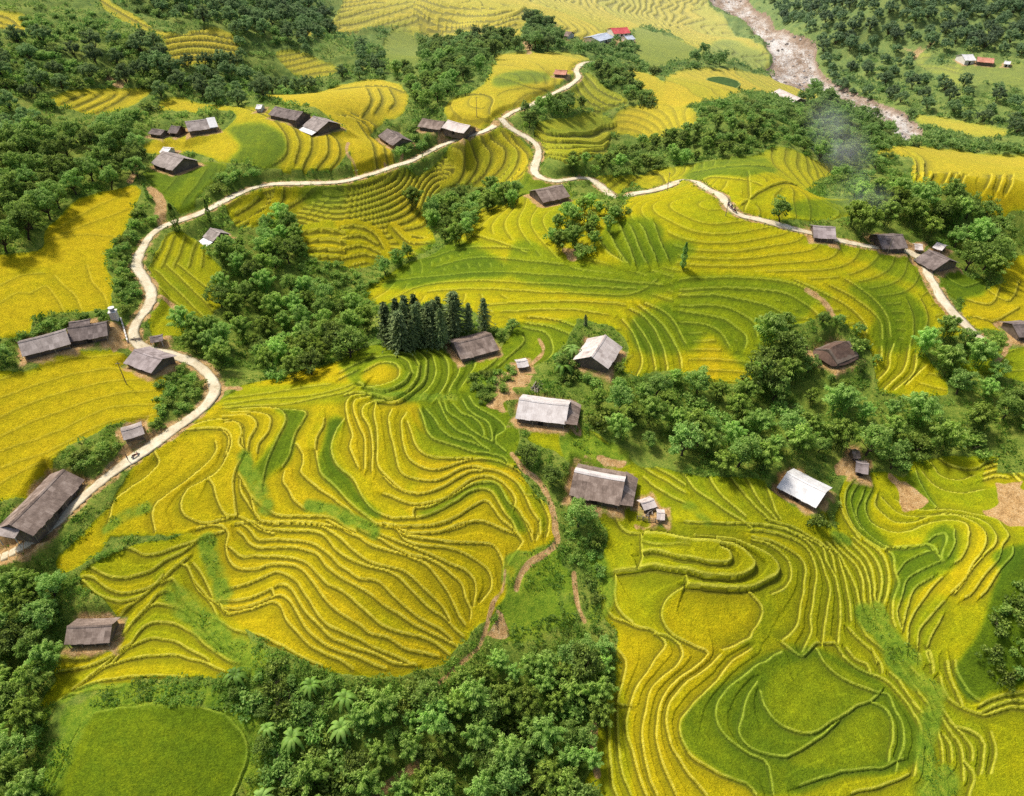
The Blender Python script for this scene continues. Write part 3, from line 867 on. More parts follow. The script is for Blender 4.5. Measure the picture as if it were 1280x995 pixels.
def ground_material():
    m = mat('hillside_ground'); t = NT(m)
    pos = t.n('ShaderNodeNewGeometry').outputs['Position']
    def attr(nm):
        a = t.n('ShaderNodeAttribute', attribute_name=nm); sep = t.n('ShaderNodeSeparateColor'); t.l(a.outputs['Color'], sep.inputs[0])
        return sep.outputs[0], sep.outputs[1], sep.outputs[2], a.outputs['Alpha']
    dA, sA, ripe, rice = attr('terrace'); dirt, cell, stg, weed = attr('cover')
    d = t.math('MULTIPLY', dA, 4.0); s = t.math('MULTIPLY', t.math('SUBTRACT', sA, .5), 2.0)
    n1 = t.noise(.045, 3, pos); n2 = t.noise(.35, 3, pos); n3 = t.noise(2.6, 3, pos, .65); n4 = t.noise(7.0, 2, pos, .7)
    dw = t.math('ADD', d, t.math('MULTIPLY', t.math('SUBTRACT', n2, .5), .42))
    dw = t.math('ADD', dw, t.math('MULTIPLY', t.math('SUBTRACT', n3, .5), .22))
    # rice
    r = t.math('ADD', ripe, t.math('MULTIPLY', t.math('SUBTRACT', n1, .5), .38))
    r = t.math('ADD', r, t.math('MULTIPLY', t.math('SUBTRACT', cell, .5), .22))
    r = t.math('ADD', r, t.math('MULTIPLY', t.math('SUBTRACT', n2, .5), .28))
    r = t.math('ADD', r, t.math('MULTIPLY', t.math('SUBTRACT', n3, .5), .25))
    rc_ = t.ramp(r, [(0.0, (.065, .115, .006)), (.2, (.12, .18, .006)), (.42, (.225, .27, .006)), (.62, (.34, .33, .005)), (.82, (.435, .355, .005)), (1.0, (.50, .37, .007))])
    sp_ = t.math('ADD', t.math('MULTIPLY', n3, .9), t.math('MULTIPLY', n4, .9))
    spk = t.math('MULTIPLY', t.rng(sp_, .5, 1.3, .5, 1.44), t.rng(t.noise(.55, 4, pos, .7), .3, .7, .82, 1.16))
    nd = t.n('ShaderNodeMix', data_type='RGBA', blend_type='MULTIPLY'); nd.inputs[0].default_value = 1
    t.l(rc_, nd.inputs[6])
    cmb = t.n('ShaderNodeCombineColor'); [t.l(spk, cmb.inputs[i]) for i in range(3)]
    t.l(cmb.outputs[0], nd.inputs[7]); ricec = nd.outputs[2]
    # edge of the terrace: pale grassy rim, dark bank under it
    sy0 = t.n('ShaderNodeSeparateXYZ'); t.l(pos, sy0.inputs[0])
    foot = t.math('MULTIPLY', t.rng(d, 2.4, .2, 0, .33, True), t.math('MULTIPLY', stg, t.rng(s, 0, -.08)), True)  # greener, darker rice below each bank, its shade put into the colour
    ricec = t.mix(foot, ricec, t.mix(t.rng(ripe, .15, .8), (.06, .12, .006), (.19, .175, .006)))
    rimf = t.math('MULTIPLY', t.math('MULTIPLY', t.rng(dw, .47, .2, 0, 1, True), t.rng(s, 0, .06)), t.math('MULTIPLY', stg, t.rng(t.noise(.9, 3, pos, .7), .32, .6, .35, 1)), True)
    foot = t.math('MULTIPLY', t.rng(d, 2.4, .2, 0, .33, True), t.math('MULTIPLY', stg, t.rng(s, 0, -.08)), True)  # second pass deepens the same painted shade under the bank
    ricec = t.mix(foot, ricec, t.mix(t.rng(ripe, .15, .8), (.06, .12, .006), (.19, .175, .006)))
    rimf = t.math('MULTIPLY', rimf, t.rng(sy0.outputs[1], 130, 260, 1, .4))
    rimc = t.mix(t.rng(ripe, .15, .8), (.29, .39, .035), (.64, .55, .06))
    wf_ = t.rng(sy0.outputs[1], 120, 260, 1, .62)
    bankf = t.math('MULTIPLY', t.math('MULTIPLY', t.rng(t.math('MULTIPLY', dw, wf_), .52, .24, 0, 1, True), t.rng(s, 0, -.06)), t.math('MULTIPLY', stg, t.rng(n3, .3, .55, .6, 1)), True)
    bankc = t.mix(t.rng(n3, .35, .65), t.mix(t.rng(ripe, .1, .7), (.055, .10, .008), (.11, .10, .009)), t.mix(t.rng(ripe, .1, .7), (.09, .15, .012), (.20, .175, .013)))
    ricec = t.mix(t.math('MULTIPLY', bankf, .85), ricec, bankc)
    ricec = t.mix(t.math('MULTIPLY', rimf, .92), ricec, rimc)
    # weeds and scrub
    g1 = t.noise(.11, 4, pos, .6); g2 = t.noise(.8, 4, pos, .65); g3 = t.noise(3.2, 3, pos, .7)
    gm = t.math('ADD', t.math('MULTIPLY', g1, .5), t.math('ADD', t.math('MULTIPLY', g2, .45), t.math('MULTIPLY', g3, .35)))
    scrub = t.ramp(gm, [(.40, (.03, .06, .01)), (.52, (.08, .135, .018)), (.64, (.15, .21, .028)), (.78, (.25, .28, .045)), (.93, (.34, .29, .08))])
    weedc = t.ramp(gm, [(.4, (.04, .09, .008)), (.55, (.11, .19, .012)), (.68, (.19, .27, .018)), (.85, (.32, .34, .03))])
    earth = t.ramp(t.math('ADD', t.math('MULTIPLY', g2, .6), t.math('MULTIPLY', g3, .5)), [(.35, (.22, .12, .045)), (.55, (.46, .28, .11)), (.8, (.62, .46, .25))])
    c = t.mix(t.rng(t.math('ADD', rice, t.math('MULTIPLY', t.math('SUBTRACT', n3, .5), .5)), .35, .65), scrub, ricec)
    c = t.mix(t.rng(t.math('ADD', weed, t.math('MULTIPLY', t.math('SUBTRACT', n3, .5), .7)), .2, .85), c, weedc)
    c = t.mix(t.rng(t.math('ADD', t.math('ADD', dirt, t.math('MULTIPLY', t.math('SUBTRACT', n2, .5), .6)), t.math('MULTIPLY', t.math('SUBTRACT', n3, .5), .5)), .35, .65), c, earth)
    sy = t.n('ShaderNodeSeparateXYZ'); t.l(pos, sy.inputs[0]); c = t.mix(t.rng(sy.outputs[1], 200, 650, 0, .36), c, t.mix(rice, (.19, .26, .17), (.52, .52, .30)))  # far ground fades to pale: distance haze put into its colour
    hgt = t.math('ADD', t.math('MULTIPLY', n3, .6), t.math('MULTIPLY', n4, .5))
    nrm = t.bump(hgt, .9, .35)
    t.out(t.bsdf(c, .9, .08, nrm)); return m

def road_material():
    m = mat('pale_concrete'); t = NT(m); pos = t.n('ShaderNodeNewGeometry').outputs['Position']
    a = t.noise(.25, 3, pos); b = t.noise(2.5, 4, pos, .7)
    u = t.n('ShaderNodeAttribute', attribute_name='edge').outputs['Fac']
    st = t.noise(.9, 5, pos, .75)
    c = t.ramp(t.math('ADD', t.math('MULTIPLY', a, .45), t.math('ADD', t.math('MULTIPLY', b, .3), t.math('MULTIPLY', st, .35))), [(.34, (.30, .23, .13)), (.5, (.55, .46, .30)), (.62, (.68, .60, .43)), (.78, (.76, .70, .54))])
    e = t.rng(t.math('ADD', u, t.math('MULTIPLY', t.math('SUBTRACT', st, .5), 1.1)), .55, 1.0)
    c = t.mix(e, c, (.30, .23, .12)); t.out(t.bsdf(c, .85, .2, t.bump(b, .4, .05))); return m

def river_material():
    m = mat('river_bed_and_rapids'); t = NT(m); pos = t.n('ShaderNodeNewGeometry').outputs['Position']
    mp = t.n('ShaderNodeMapping'); mp.inputs['Scale'].default_value = (.09, .035, .1); mp.inputs['Rotation'].default_value = (0, 0, -.6); t.l(pos, mp.inputs[0])
    a = t.noise(1.0, 5, mp.outputs[0], .7); b = t.noise(.22, 4, pos, .75); q = t.noise(.9, 3, pos, .7)
    mid = t.n('ShaderNodeAttribute', attribute_name='stream').outputs['Fac']
    earth = t.ramp(b, [(.3, (.15, .10, .065)), (.5, (.27, .19, .13)), (.7, (.37, .28, .21))])
    wf = t.math('MULTIPLY', t.rng(t.math('ADD', t.math('MULTIPLY', a, .7), t.math('MULTIPLY', q, .5)), .55, .72), t.rng(mid, .55, .95), True)
    c = t.mix(wf, earth, (.62, .59, .54))
    t.out(t.bsdf(c, t.rng(wf, 0, 1, .9, .35), .3, t.bump(q, .8, .8))); return m

def leaf_material(name, dark, mid, light, hue=.06, transl=.45):
    m = mat(name); t = NT(m)
    pos = t.n('ShaderNodeNewGeometry').outputs['Position']
    tint = t.n('ShaderNodeAttribute', attribute_name='tint').outputs['Fac']
    rnd = t.n('ShaderNodeObjectInfo').outputs['Random']
    n = t.noise(1.3, 2, pos); nb = t.noise(.12, 2, pos)
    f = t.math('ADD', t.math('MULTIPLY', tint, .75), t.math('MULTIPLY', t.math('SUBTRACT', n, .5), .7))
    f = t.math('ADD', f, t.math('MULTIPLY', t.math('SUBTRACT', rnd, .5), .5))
    c = t.ramp(f, [(0.02, dark), (.30, mid), (.74, light)])  # crown tints paint shaded gaps and lit tops into the leaf colour
    hs = t.n('ShaderNodeHueSaturation'); t.l(c, hs.inputs['Color'])
    t.l(t.math('ADD', t.math('MULTIPLY', t.math('SUBTRACT', rnd, .57), hue), .5), hs.inputs['Hue'])
    t.l(t.rng(nb, .3, .7, .75, 1.25), hs.inputs['Value'])
    sy = t.n('ShaderNodeSeparateXYZ'); t.l(pos, sy.inputs[0]); hc = t.mix(t.rng(sy.outputs[1], 200, 620, 0, .5), hs.outputs[0], (.20, .275, .25))  # distant leaves turn pale blue-green, haze painted into the leaf colour
    d = t.n('ShaderNodeBsdfDiffuse'); t.l(hc, d.inputs[0])
    tr = t.n('ShaderNodeBsdfTranslucent'); t.l(hc, tr.inputs[0])
    g = t.n('ShaderNodeBsdfGlossy'); g.inputs['Roughness'].default_value = .5; g.inputs[0].default_value = (.6, .65, .55, 1)
    ms = t.n('ShaderNodeMixShader'); ms.inputs[0].default_value = transl; t.l(d.outputs[0], ms.inputs[1]); t.l(tr.outputs[0], ms.inputs[2])
    m2 = t.n('ShaderNodeMixShader'); m2.inputs[0].default_value = .015; t.l(ms.outputs[0], m2.inputs[1]); t.l(g.outputs[0], m2.inputs[2])
    t.out(m2.outputs[0]); return m

def plank_material(name, dark, mid, light, along=(1.2, 9, 9), rough=.85, tintamt=.3, bs=.5, spec=.2):
    """weathered boards / roofing sheets: streaks along one axis plus each piece its own tint"""
    m = mat(name); t = NT(m)
    tc = t.n('ShaderNodeTexCoord').outputs['Object']
    mp = t.n('ShaderNodeMapping'); mp.inputs['Scale'].default_value = along; t.l(tc, mp.inputs[0])
    a = t.noise(1.0, 3, mp.outputs[0], .6); b = t.noise(.7, 4, tc, .7); q = t.noise(5, 3, tc, .7)
    tint = t.n('ShaderNodeAttribute', attribute_name='tint').outputs['Fac']
    f = t.math('ADD', t.math('MULTIPLY', a, .4), t.math('ADD', t.math('MULTIPLY', b, .4), t.math('MULTIPLY', q, .2)))
    f = t.math('ADD', f, t.math('MULTIPLY', t.math('SUBTRACT', t.noise(.35, 5, tc, .75), .5), .45))
    f = t.math('ADD', f, t.math('MULTIPLY', t.math('SUBTRACT', tint, .5), tintamt))
    c = t.ramp(f, [(.22, dark), (.5, mid), (.8, light)])
    t.out(t.bsdf(c, rough, spec, t.bump(a, bs, .04))); return m

M = {}
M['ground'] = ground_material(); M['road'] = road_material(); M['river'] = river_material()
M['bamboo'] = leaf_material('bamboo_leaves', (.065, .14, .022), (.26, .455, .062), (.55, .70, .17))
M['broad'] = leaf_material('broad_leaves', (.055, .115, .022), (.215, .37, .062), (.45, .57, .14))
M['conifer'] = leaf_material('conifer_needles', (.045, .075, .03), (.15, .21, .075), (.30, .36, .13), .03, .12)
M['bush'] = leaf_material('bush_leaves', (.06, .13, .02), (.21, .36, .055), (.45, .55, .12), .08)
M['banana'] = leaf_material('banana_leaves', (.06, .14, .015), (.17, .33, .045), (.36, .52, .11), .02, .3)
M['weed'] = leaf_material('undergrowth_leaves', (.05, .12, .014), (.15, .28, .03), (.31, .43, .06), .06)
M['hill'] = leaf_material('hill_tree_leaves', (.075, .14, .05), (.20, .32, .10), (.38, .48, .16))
M['bark'] = plank_material('bark', (.03, .022, .015), (.07, .052, .035), (.13, .10, .07), (6, 6, 1))
M['culm'] = plank_material('bamboo_culm', (.05, .07, .02), (.12, .14, .04), (.22, .21, .08), (6, 6, 1))
M['roof_white'] = plank_material('pale_fibre_cement_sheets', (.36, .31, .28), (.58, .52, .48), (.74, .69, .65), (9, .9, 1), .7, .22)
M['roof_pink'] = plank_material('dusty_pink_grey_sheets', (.30, .24, .21), (.54, .46, .41), (.70, .62, .56), (9, .9, 1), .7, .3)
M['roof_bright'] = plank_material('bright_white_sheets', (.46, .44, .42), (.64, .62, .60), (.74, .72, .70), (9, .7, 1), .6, .2)
M['roof_grey'] = plank_material('weathered_grey_roof', (.14, .115, .10), (.30, .25, .22), (.48, .41, .37), (9, .9, 1), .85, .28)
M['roof_brown'] = plank_material('weathered_brown_shingles', (.09, .065, .05), (.225, .165, .13), (.42, .33, .27), (9, 1.2, 1), .9, .32)
M['roof_dark'] = plank_material('dark_weathered_roof', (.06, .046, .04), (.16, .124, .108), (.31, .25, .22), (9, 1.2, 1), .85, .32)
M['roof_thatch'] = plank_material('brown_thatch', (.055, .032, .024), (.13, .08, .058), (.22, .15, .11), (14, 2, 2), .95, .4, 1.0)
M['roof_red'] = plank_material('red_roof_sheets', (.30, .04, .04), (.50, .075, .075), (.62, .14, .13), (9, .9, 1), .6, .2)
M['roof_rose'] = plank_material('faded_terracotta_roof', (.34, .13, .08), (.50, .22, .14), (.62, .33, .24), (9, .9, 1), .7, .3)
M['roof_blue'] = plank_material('blue_grey_sheets', (.26, .29, .34), (.42, .46, .53), (.58, .62, .68), (9, .9, 1), .6, .3)
M['wall_wood'] = plank_material('dark_wall_boards', (.06, .045, .035), (.15, .112, .085), (.28, .215, .16), (9, 9, .6), .9, .4)
M['wall_tan'] = plank_material('earth_wall', (.22, .14, .08), (.36, .25, .15), (.48, .36, .24), (1.5, 1.5, 1.5), .95, .2)
M['wall_pale'] = plank_material('whitewashed_wall', (.45, .42, .37), (.65, .62, .56), (.78, .75, .70), (1.5, 1.5, 1.5), .9, .2)
M['post'] = plank_material('grey_timber', (.10, .08, .06), (.22, .18, .14), (.36, .31, .25), (8, 8, .8), .9, .3)
M['hole'] = plank_material('doorway_shadow_boards', (.012, .010, .008), (.025, .02, .016), (.05, .04, .03))
M['stone'] = plank_material('river_stone', (.16, .13, .11), (.33, .29, .26), (.55, .52, .49), (2, 2, 2), .8, .5)
M['rubber'] = plank_material('black_rubber', (.012, .012, .012), (.02, .02, .02), (.04, .04, .04))
M['paint_red'] = plank_material('red_motorbike_paint', (.16, .03, .02), (.28, .05, .03), (.36, .08, .05), (2, 2, 2), .4, .2, .1, .5)
M['metal'] = plank_material('dull_metal', (.18, .18, .18), (.32, .32, .33), (.5, .5, .5), (2, 2, 2), .4, .2, .1, .5)
M['skin'] = plank_material('skin', (.25, .13, .085), (.36, .20, .13), (.45, .26, .18), (2, 2, 2), .6, .1, .1)
M['shirt'] = plank_material('dark_cloth', (.03, .035, .06), (.06, .065, .10), (.11, .11, .15), (3, 3, 3), .9, .2)
M['hair'] = plank_material('black_hair', (.008, .007, .006), (.015, .013, .012), (.03, .028, .025))
M['water'] = plank_material('green_pond_water', (.02, .045, .012), (.045, .09, .02), (.09, .15, .03), (1.5, 1.5, 1.5), .8, .1, .3, .1)

# ------------------------------------------------------------------ mesh helpers
def mesh_from(name, V, Fq, m=None, attrs=None, smooth=False):
    me = bpy.data.meshes.new(name); V = np.asarray(V, np.float32)
    Fq = np.asarray(Fq, np.int32); k = Fq.shape[1]
    me.vertices.add(len(V)); me.vertices.foreach_set('co', V.ravel())
    me.loops.add(Fq.size); me.loops.foreach_set('vertex_index', Fq.ravel())
    me.polygons.add(len(Fq)); me.polygons.foreach_set('loop_start', np.arange(0, Fq.size, k, dtype=np.int32))
    me.polygons.foreach_set('loop_total', np.full(len(Fq), k, np.int32))
    if smooth: me.polygons.foreach_set('use_smooth', np.ones(len(Fq), bool))
    for nm, (typ, arr) in (attrs or {}).items():
        a = me.attributes.new(nm, typ, 'POINT')
        a.data.foreach_set('color' if typ == 'FLOAT_COLOR' else 'value', np.asarray(arr, np.float32).ravel())
    me.update(calc_edges=True)
    if m is not None: me.materials.append(m)
    return me
def obj(name, me, parent=None, loc=None):
    o = bpy.data.objects.new(name, me); C.objects.link(o)
    if parent is not None: o.parent = parent
    if loc is not None: o.location = loc
    return o

class MB:
    """collects boxes, tubes and prisms into one quad mesh with a tint per piece"""
    def __init__(s): s.v = []; s.f = []; s.t = []
    def add(s, V, Fs, tint=None):
        k = len(s.v); s.v += [tuple(p) for p in V]; tint = random.random() if tint is None else tint
        s.t += [tint] * len(V)
        for f in Fs: s.f.append(tuple(k + i for i in f))
    def hexa(s, P, tint=None):            # 8 corners: bottom 4, top 4
        s.add(P, [(3, 2, 1, 0), (4, 5, 6, 7), (0, 1, 5, 4), (1, 2, 6, 5), (2, 3, 7, 6), (3, 0, 4, 7)], tint)
    def box(s, x0, x1, y0, y1, z0, z1, tint=None):
        s.hexa([(x0, y0, z0), (x1, y0, z0), (x1, y1, z0), (x0, y1, z0), (x0, y0, z1), (x1, y0, z1), (x1, y1, z1), (x0, y1, z1)], tint)
    def slab(s, A, B, Cc, Dd, th, tint=None):   # quad A B C D (ccw from above), thickness downwards
        P = [Vector(p) for p in (A, B, Cc, Dd)]; nn = (P[1] - P[0]).cross(P[3] - P[0]).normalized() * th
        s.hexa([p - nn for p in P] + P, tint)
    def tube(s, P, R, nseg=7, tint=None):
        P = [Vector(p) for p in P]; R = R if isinstance(R, (list, tuple)) else [R] * len(P)
        ring = []; V = []
        for i, p in enumerate(P):
            d = (P[min(i + 1, len(P) - 1)] - P[max(i - 1, 0)]).normalized()
            a = d.orthogonal().normalized() if abs(d.z) < .9 else (Vector((1, 0, 0)) - d * d.x).normalized(); b = d.cross(a)
            for j in range(nseg):
                an = 2 * math.pi * j / nseg; V.append(p + (a * math.cos(an) + b * math.sin(an)) * R[i])
        Fs = []
        for i in range(len(P) - 1):
            for j in range(nseg):
                Fs.append((i * nseg + j, i * nseg + (j + 1) % nseg, (i + 1) * nseg + (j + 1) % nseg, (i + 1) * nseg + j))
        Fs.append(tuple(range(nseg))[::-1]); Fs.append(tuple((len(P) - 1) * nseg + j for j in range(nseg)))
        s.add(V, Fs, tint)
    def torus(s, c, R, r, axis='y', n=16, k=6):
        V = []
        for i in range(n):
            a = 2 * math.pi * i / n
            for j in range(k):
                b = 2 * math.pi * j / k; q = R + r * math.cos(b)
                V.append((c[0] + q * math.cos(a), c[1] + r * math.sin(b), c[2] + q * math.sin(a)))
        s.add(V, [(i * k + j, i * k + (j + 1) % k, (i + 1) % n * k + (j + 1) % k, (i + 1) % n * k + j) for i in range(n) for j in range(k)], .5)
    def mesh(s, name, m, smooth=False):
        me = bpy.data.meshes.new(name); me.from_pydata(s.v, [], s.f)
        a = me.attributes.new('tint', 'FLOAT', 'POINT'); a.data.foreach_set('value', np.asarray(s.t, np.float32))
        if smooth: me.polygons.foreach_set('use_smooth', np.ones(len(s.f), bool))
        me.materials.append(m); me.update(); return me
    def build(s, name, m, parent=None, smooth=False): return obj(name, s.mesh(name, m, smooth), parent)
def empty(name, loc, rz=0, label=None, cat=None, group=None):
    o = bpy.data.objects.new(name, None); C.objects.link(o); o.location = loc; o.rotation_euler = (0, 0, rz); o.empty_display_size = .5
    return tag(o, label, cat, group)
def gz(x, y): return float(lookup(H, [x], [y])[0])
# ------------------------------------------------------------------ houses: name | label | ridge ends px | width | ridge h | eave h | roof | wall | options
HOUSES = """
long_house | long farmhouse with a pale sheet roof on the bare orange yard in the centre | 649 498 711 506 | 8.4 | 5.4 | 2.7 | white | wood | skirtb door post
farmhouse | farmhouse with a dusty pink-grey gable roof among banana plants, uphill of the orange yard | 739 446 757 419 | 8.6 | 5.6 | 2.8 | pink | wood | door window
barn | broad low barn with a plain brown roof beside the dark conifers | 567 429 614 417 | 9 | 4.6 | 2.1 | brown | wood | post
farmhouse | brown patched farmhouse with a pale strip along its ridge, half hidden by a leafy tree | 718 588 781 600 | 9.5 | 5.6 | 2.4 | brown | wood | skirtb post cap door
farmhouse | farmhouse with a bright white roof below the bamboo thicket on the right | 984 590 1033 615 | 7.6 | 4.6 | 2.5 | bright | wood | door post
thatched_house | rounded brown thatched house overgrown on the hillside right of the dark trees | 1034 436 1064 424 | 8 | 5.4 | 2.2 | thatch | wood | hip
long_barn | big weathered brown barn beside the narrow road at the left frame edge | 11 656 79 587 | 8 | 5.4 | 2.6 | brown | wood | post door ext
long_barn | pale grey plank-roofed long barn, left half of the double barn by the yellow fields | 22 428 82 412 | 7.4 | 4.4 | 2.2 | grey | wood | post
barn | dark brown barn adjoining the pale grey long barn, next to the concrete water tower | 84 410 133 402 | 7 | 4.6 | 2.4 | dark | wood | post door
shed | low dark shed tucked behind the dark brown barn of the yellow fields | 86 403 112 399 | 3 | 2.6 | 1.8 | dark | wood | post
roadside_house | roadside house with a grey-pink gable roof right on the bend below the barns | 168 437 203 449 | 7.4 | 3.8 | 2 | pinkgrey | wood | door
open_shelter | small dark open shelter on white posts above the road bend | 187 422 203 419 | 3 | 2.8 | 2.1 | dark | none | post
shed | small grey shed sunk between the golden field and the road, seen from above | 151 539 177 531 | 4.6 | 2.8 | 1.8 | grey | wood | post
hut | small hut with a brown thatch-like plank roof beside pointed terraces at lower left | 84 783 140 781 | 5.2 | 4.2 | 2.2 | brown | wood | post door
long_house | long grey-roofed house with a white end panel above the green half-moon field | 231 152 267 147 | 9 | 5.2 | 2.6 | grey | wood | whiteend post
shed | dark little house leaning on the left end of the long grey-roofed house | 214 157 226 158 | 6 | 4 | 2.2 | dark | wood | door
shed | blackish lean shed at the forest edge, leftmost of the row on the upper left hill | 190 161 206 163 | 5 | 3 | 2 | dark | wood | post
farmhouse | grey-brown gable-roofed house with its own yard above the fresh green field | 203 189 230 198 | 10 | 5.6 | 2.6 | grey | wood | door window
shed | small white-roofed shed just behind the grey-brown gable-roofed house | 204 184 214 185 | 5 | 3.2 | 2.2 | bright | pale | post
hut | small grey hut with a pale awning below the road fork | 263 285 276 291 | 6 | 4.2 | 2.2 | grey | wood | awning
long_house | long dark-roofed house in a row between two yellow fields, upper left | 344 133 379 140 | 8 | 4.4 | 2.2 | dark | wood | post
farmhouse | greyish house with pale lower roofs at the right end of the row between yellow fields | 392 145 411 152 | 10 | 5 | 2.4 | grey | wood | awning
shed | tiny white-roofed shed at the left end of the row between yellow fields | 321 131 328 131 | 5 | 3 | 2.2 | bright | pale | post
farmhouse | dark house end-on above the long straight road, under green scrub | 484 161 503 173 | 8 | 4.8 | 2.4 | dark | wood | door
long_house | long brownish house close to the road fork, left of the pale one | 528 148 556 152 | 8 | 4.6 | 2.4 | brown | wood | post
long_house | pale-roofed house at the road fork, right of the long brownish one | 560 150 588 157 | 8 | 4.6 | 2.4 | pink | wood | door
farmhouse | lone grey-brown roof below the road on a small green field | 669 238 703 231 | 10 | 5 | 2.4 | brown | wood | post
village_house | red-roofed house on the far yellow plain | 763 35 784 34 | 14 | 6.5 | 4.2 | red | pale | door window
village_house | low blue-grey sheeted house left of the red-roofed one | 739 46 758 41 | 12 | 5 | 3.2 | blue | pale | door
shed | blue-grey shed in front of the red-roofed house, on its right | 780 45 790 44 | 9 | 4.5 | 3 | blue | pale | door
shed | small brown hut on the far plain beside a pale track, left of the village houses | 708 39 715 40 | 8 | 5 | 3 | brown | pale | door
shed | small faded terracotta roof in the hilltop field beside the far road | 694 87 709 88 | 6 | 3.6 | 2.2 | rose | wood | post
long_house | long house with a pinkish roof on the edge of the river bank | 974 111 1001 123 | 9 | 5.5 | 3.4 | pink | wood | post
village_house | pale white-roofed house on the far side of the river below dark forest | 1202 68 1216 68 | 12 | 7 | 4.5 | bright | pale | door
village_house | low brown house between two white roofs across the river | 1222 71 1243 73 | 10 | 5.5 | 3.5 | rose | wood | post
shed | smallest white roof across the river, rightmost of three | 1256 76 1264 77 | 8 | 4 | 3 | bright | pale | door
long_house | brownish low house above the white road, left of the big round tree | 1016 282 1044 284 | 8 | 4.2 | 2.2 | pinkgrey | wood | post
long_house | dark low house under trees beside the white road, right of the big round tree | 1096 294 1128 293 | 9 | 4.6 | 2.2 | dark | wood | post
farmhouse | large dark-roofed house where the white road bends downhill | 1161 312 1187 325 | 10 | 5 | 2.4 | dark | wood | door post
shed | small shed with a pale roof just behind the large dark-roofed roadside house | 1171 303 1183 307 | 4.5 | 3.4 | 2.4 | white | wood | post
shed | tiny pale-roofed shed on the bare yard at the end of the dark low house | 1143 305 1153 306 | 4 | 3 | 2.2 | pink | tan | post
farmhouse | small dark-roofed house cut by the right frame edge above the bend | 1265 405 1290 403 | 7 | 4.4 | 2.4 | dark | wood | post
hut | little brown hut in a bare clearing behind the bright white-roofed farmhouse | 1070 577 1086 580 | 4.2 | 3.6 | 2.2 | pinkgrey | wood | door
hut | tiny brown shed at the top of the bare clearing in the bamboo thicket | 1065 564 1074 564 | 3 | 2.8 | 1.9 | brown | wood | post
hut | tiny white-roofed hut on the orange slope above the long pale roof | 645 452 659 450 | 3.4 | 2.9 | 2.1 | white | wood | post
shed | small grey lean shed at the right end of the brown patched farmhouse | 801 629 817 624 | 3 | 2.4 | 1.6 | pink | wood | post
shed | lowest tiny shed beside the bamboo fence below the brown patched farmhouse | 821 640 831 641 | 2.8 | 2.2 | 1.5 | pink | wood | post
"""
ROOFM = dict(white='roof_white', pink='roof_pink', brown='roof_brown', bright='roof_bright', thatch='roof_thatch', grey='roof_grey', dark='roof_dark',
             pinkgrey='roof_pink', red='roof_red', blue='roof_blue', rose='roof_rose')
M['roof_pinkgrey'] = plank_material('grey_pink_boards', (.16, .125, .115), (.30, .245, .23), (.44, .37, .35), (9, .9, 1), .85, .4); ROOFM['pinkgrey'] = 'roof_pinkgrey'
WALLM = dict(wood='wall_wood', tan='wall_tan', pale='wall_pale')
rows = [[t.strip() for t in r.split('|')] for r in HOUSES.strip().splitlines()]
frames = []
def ridge_h(r): return .58 * float(r[5]) + .76 * (float(r[4]) - float(r[5]))
for r in rows:
    q = [float(t) for t in r[2].split()]; m, ang, L, z = house_frame(q[:2], q[2:], ridge_h(r))
    W = float(r[3]); ca, sa = math.cos(ang), math.sin(ang)
    xs = m[0] + np.array([0, ca * L / 2, -ca * L / 2, -sa * W / 2, sa * W / 2]); ys = m[1] + np.array([0, sa * L / 2, -sa * L / 2, ca * W / 2, -ca * W / 2])
    frames.append((m, ang, L, W, z)); pad(m, ang, L, W, z)

def roof_sheets(mb, L, y0, z0, y1, z1, th=.07, dx=1.05, rows_=3, rough=1.0):
    """sheets covering the slope from ridge (y0,z0) to eave (y1,z1), along x in -L/2..L/2"""
    nx = max(2, int(round(L / dx))); step = L / nx
    for j in range(rows_):
        for i in range(nx):
            x0 = -L / 2 + i * step; x1 = x0 + step + .04
            a = j / rows_; b = (j + 1) / rows_ + (.05 if j < rows_ - 1 else random.uniform(-.02, .03) * rough)
            k = .012 * rough * random.random() + .018 * (rows_ - 1 - j) + .004 * (i % 2)
            ya, za, yb, zb = y0 + (y1 - y0) * a, z0 + (z1 - z0) * a + k + .02, y0 + (y1 - y0) * b, z0 + (z1 - z0) * b + k
            sg = lambda x: -.16 * rough * math.cos(x / L * math.pi) * (1 - a * .5)
            t = min(1, max(0, random.gauss(.5, .2))); s0, s1 = sg(x0), sg(x1)
            if y1 < y0: mb.slab((x0, yb, zb + s0), (x1, yb, zb + s1), (x1, ya, za + s1), (x0, ya, za + s0), th, t)
            else: mb.slab((x1, yb, zb + s1), (x0, yb, zb + s0), (x0, ya, za + s0), (x1, ya, za + s1), th, t)

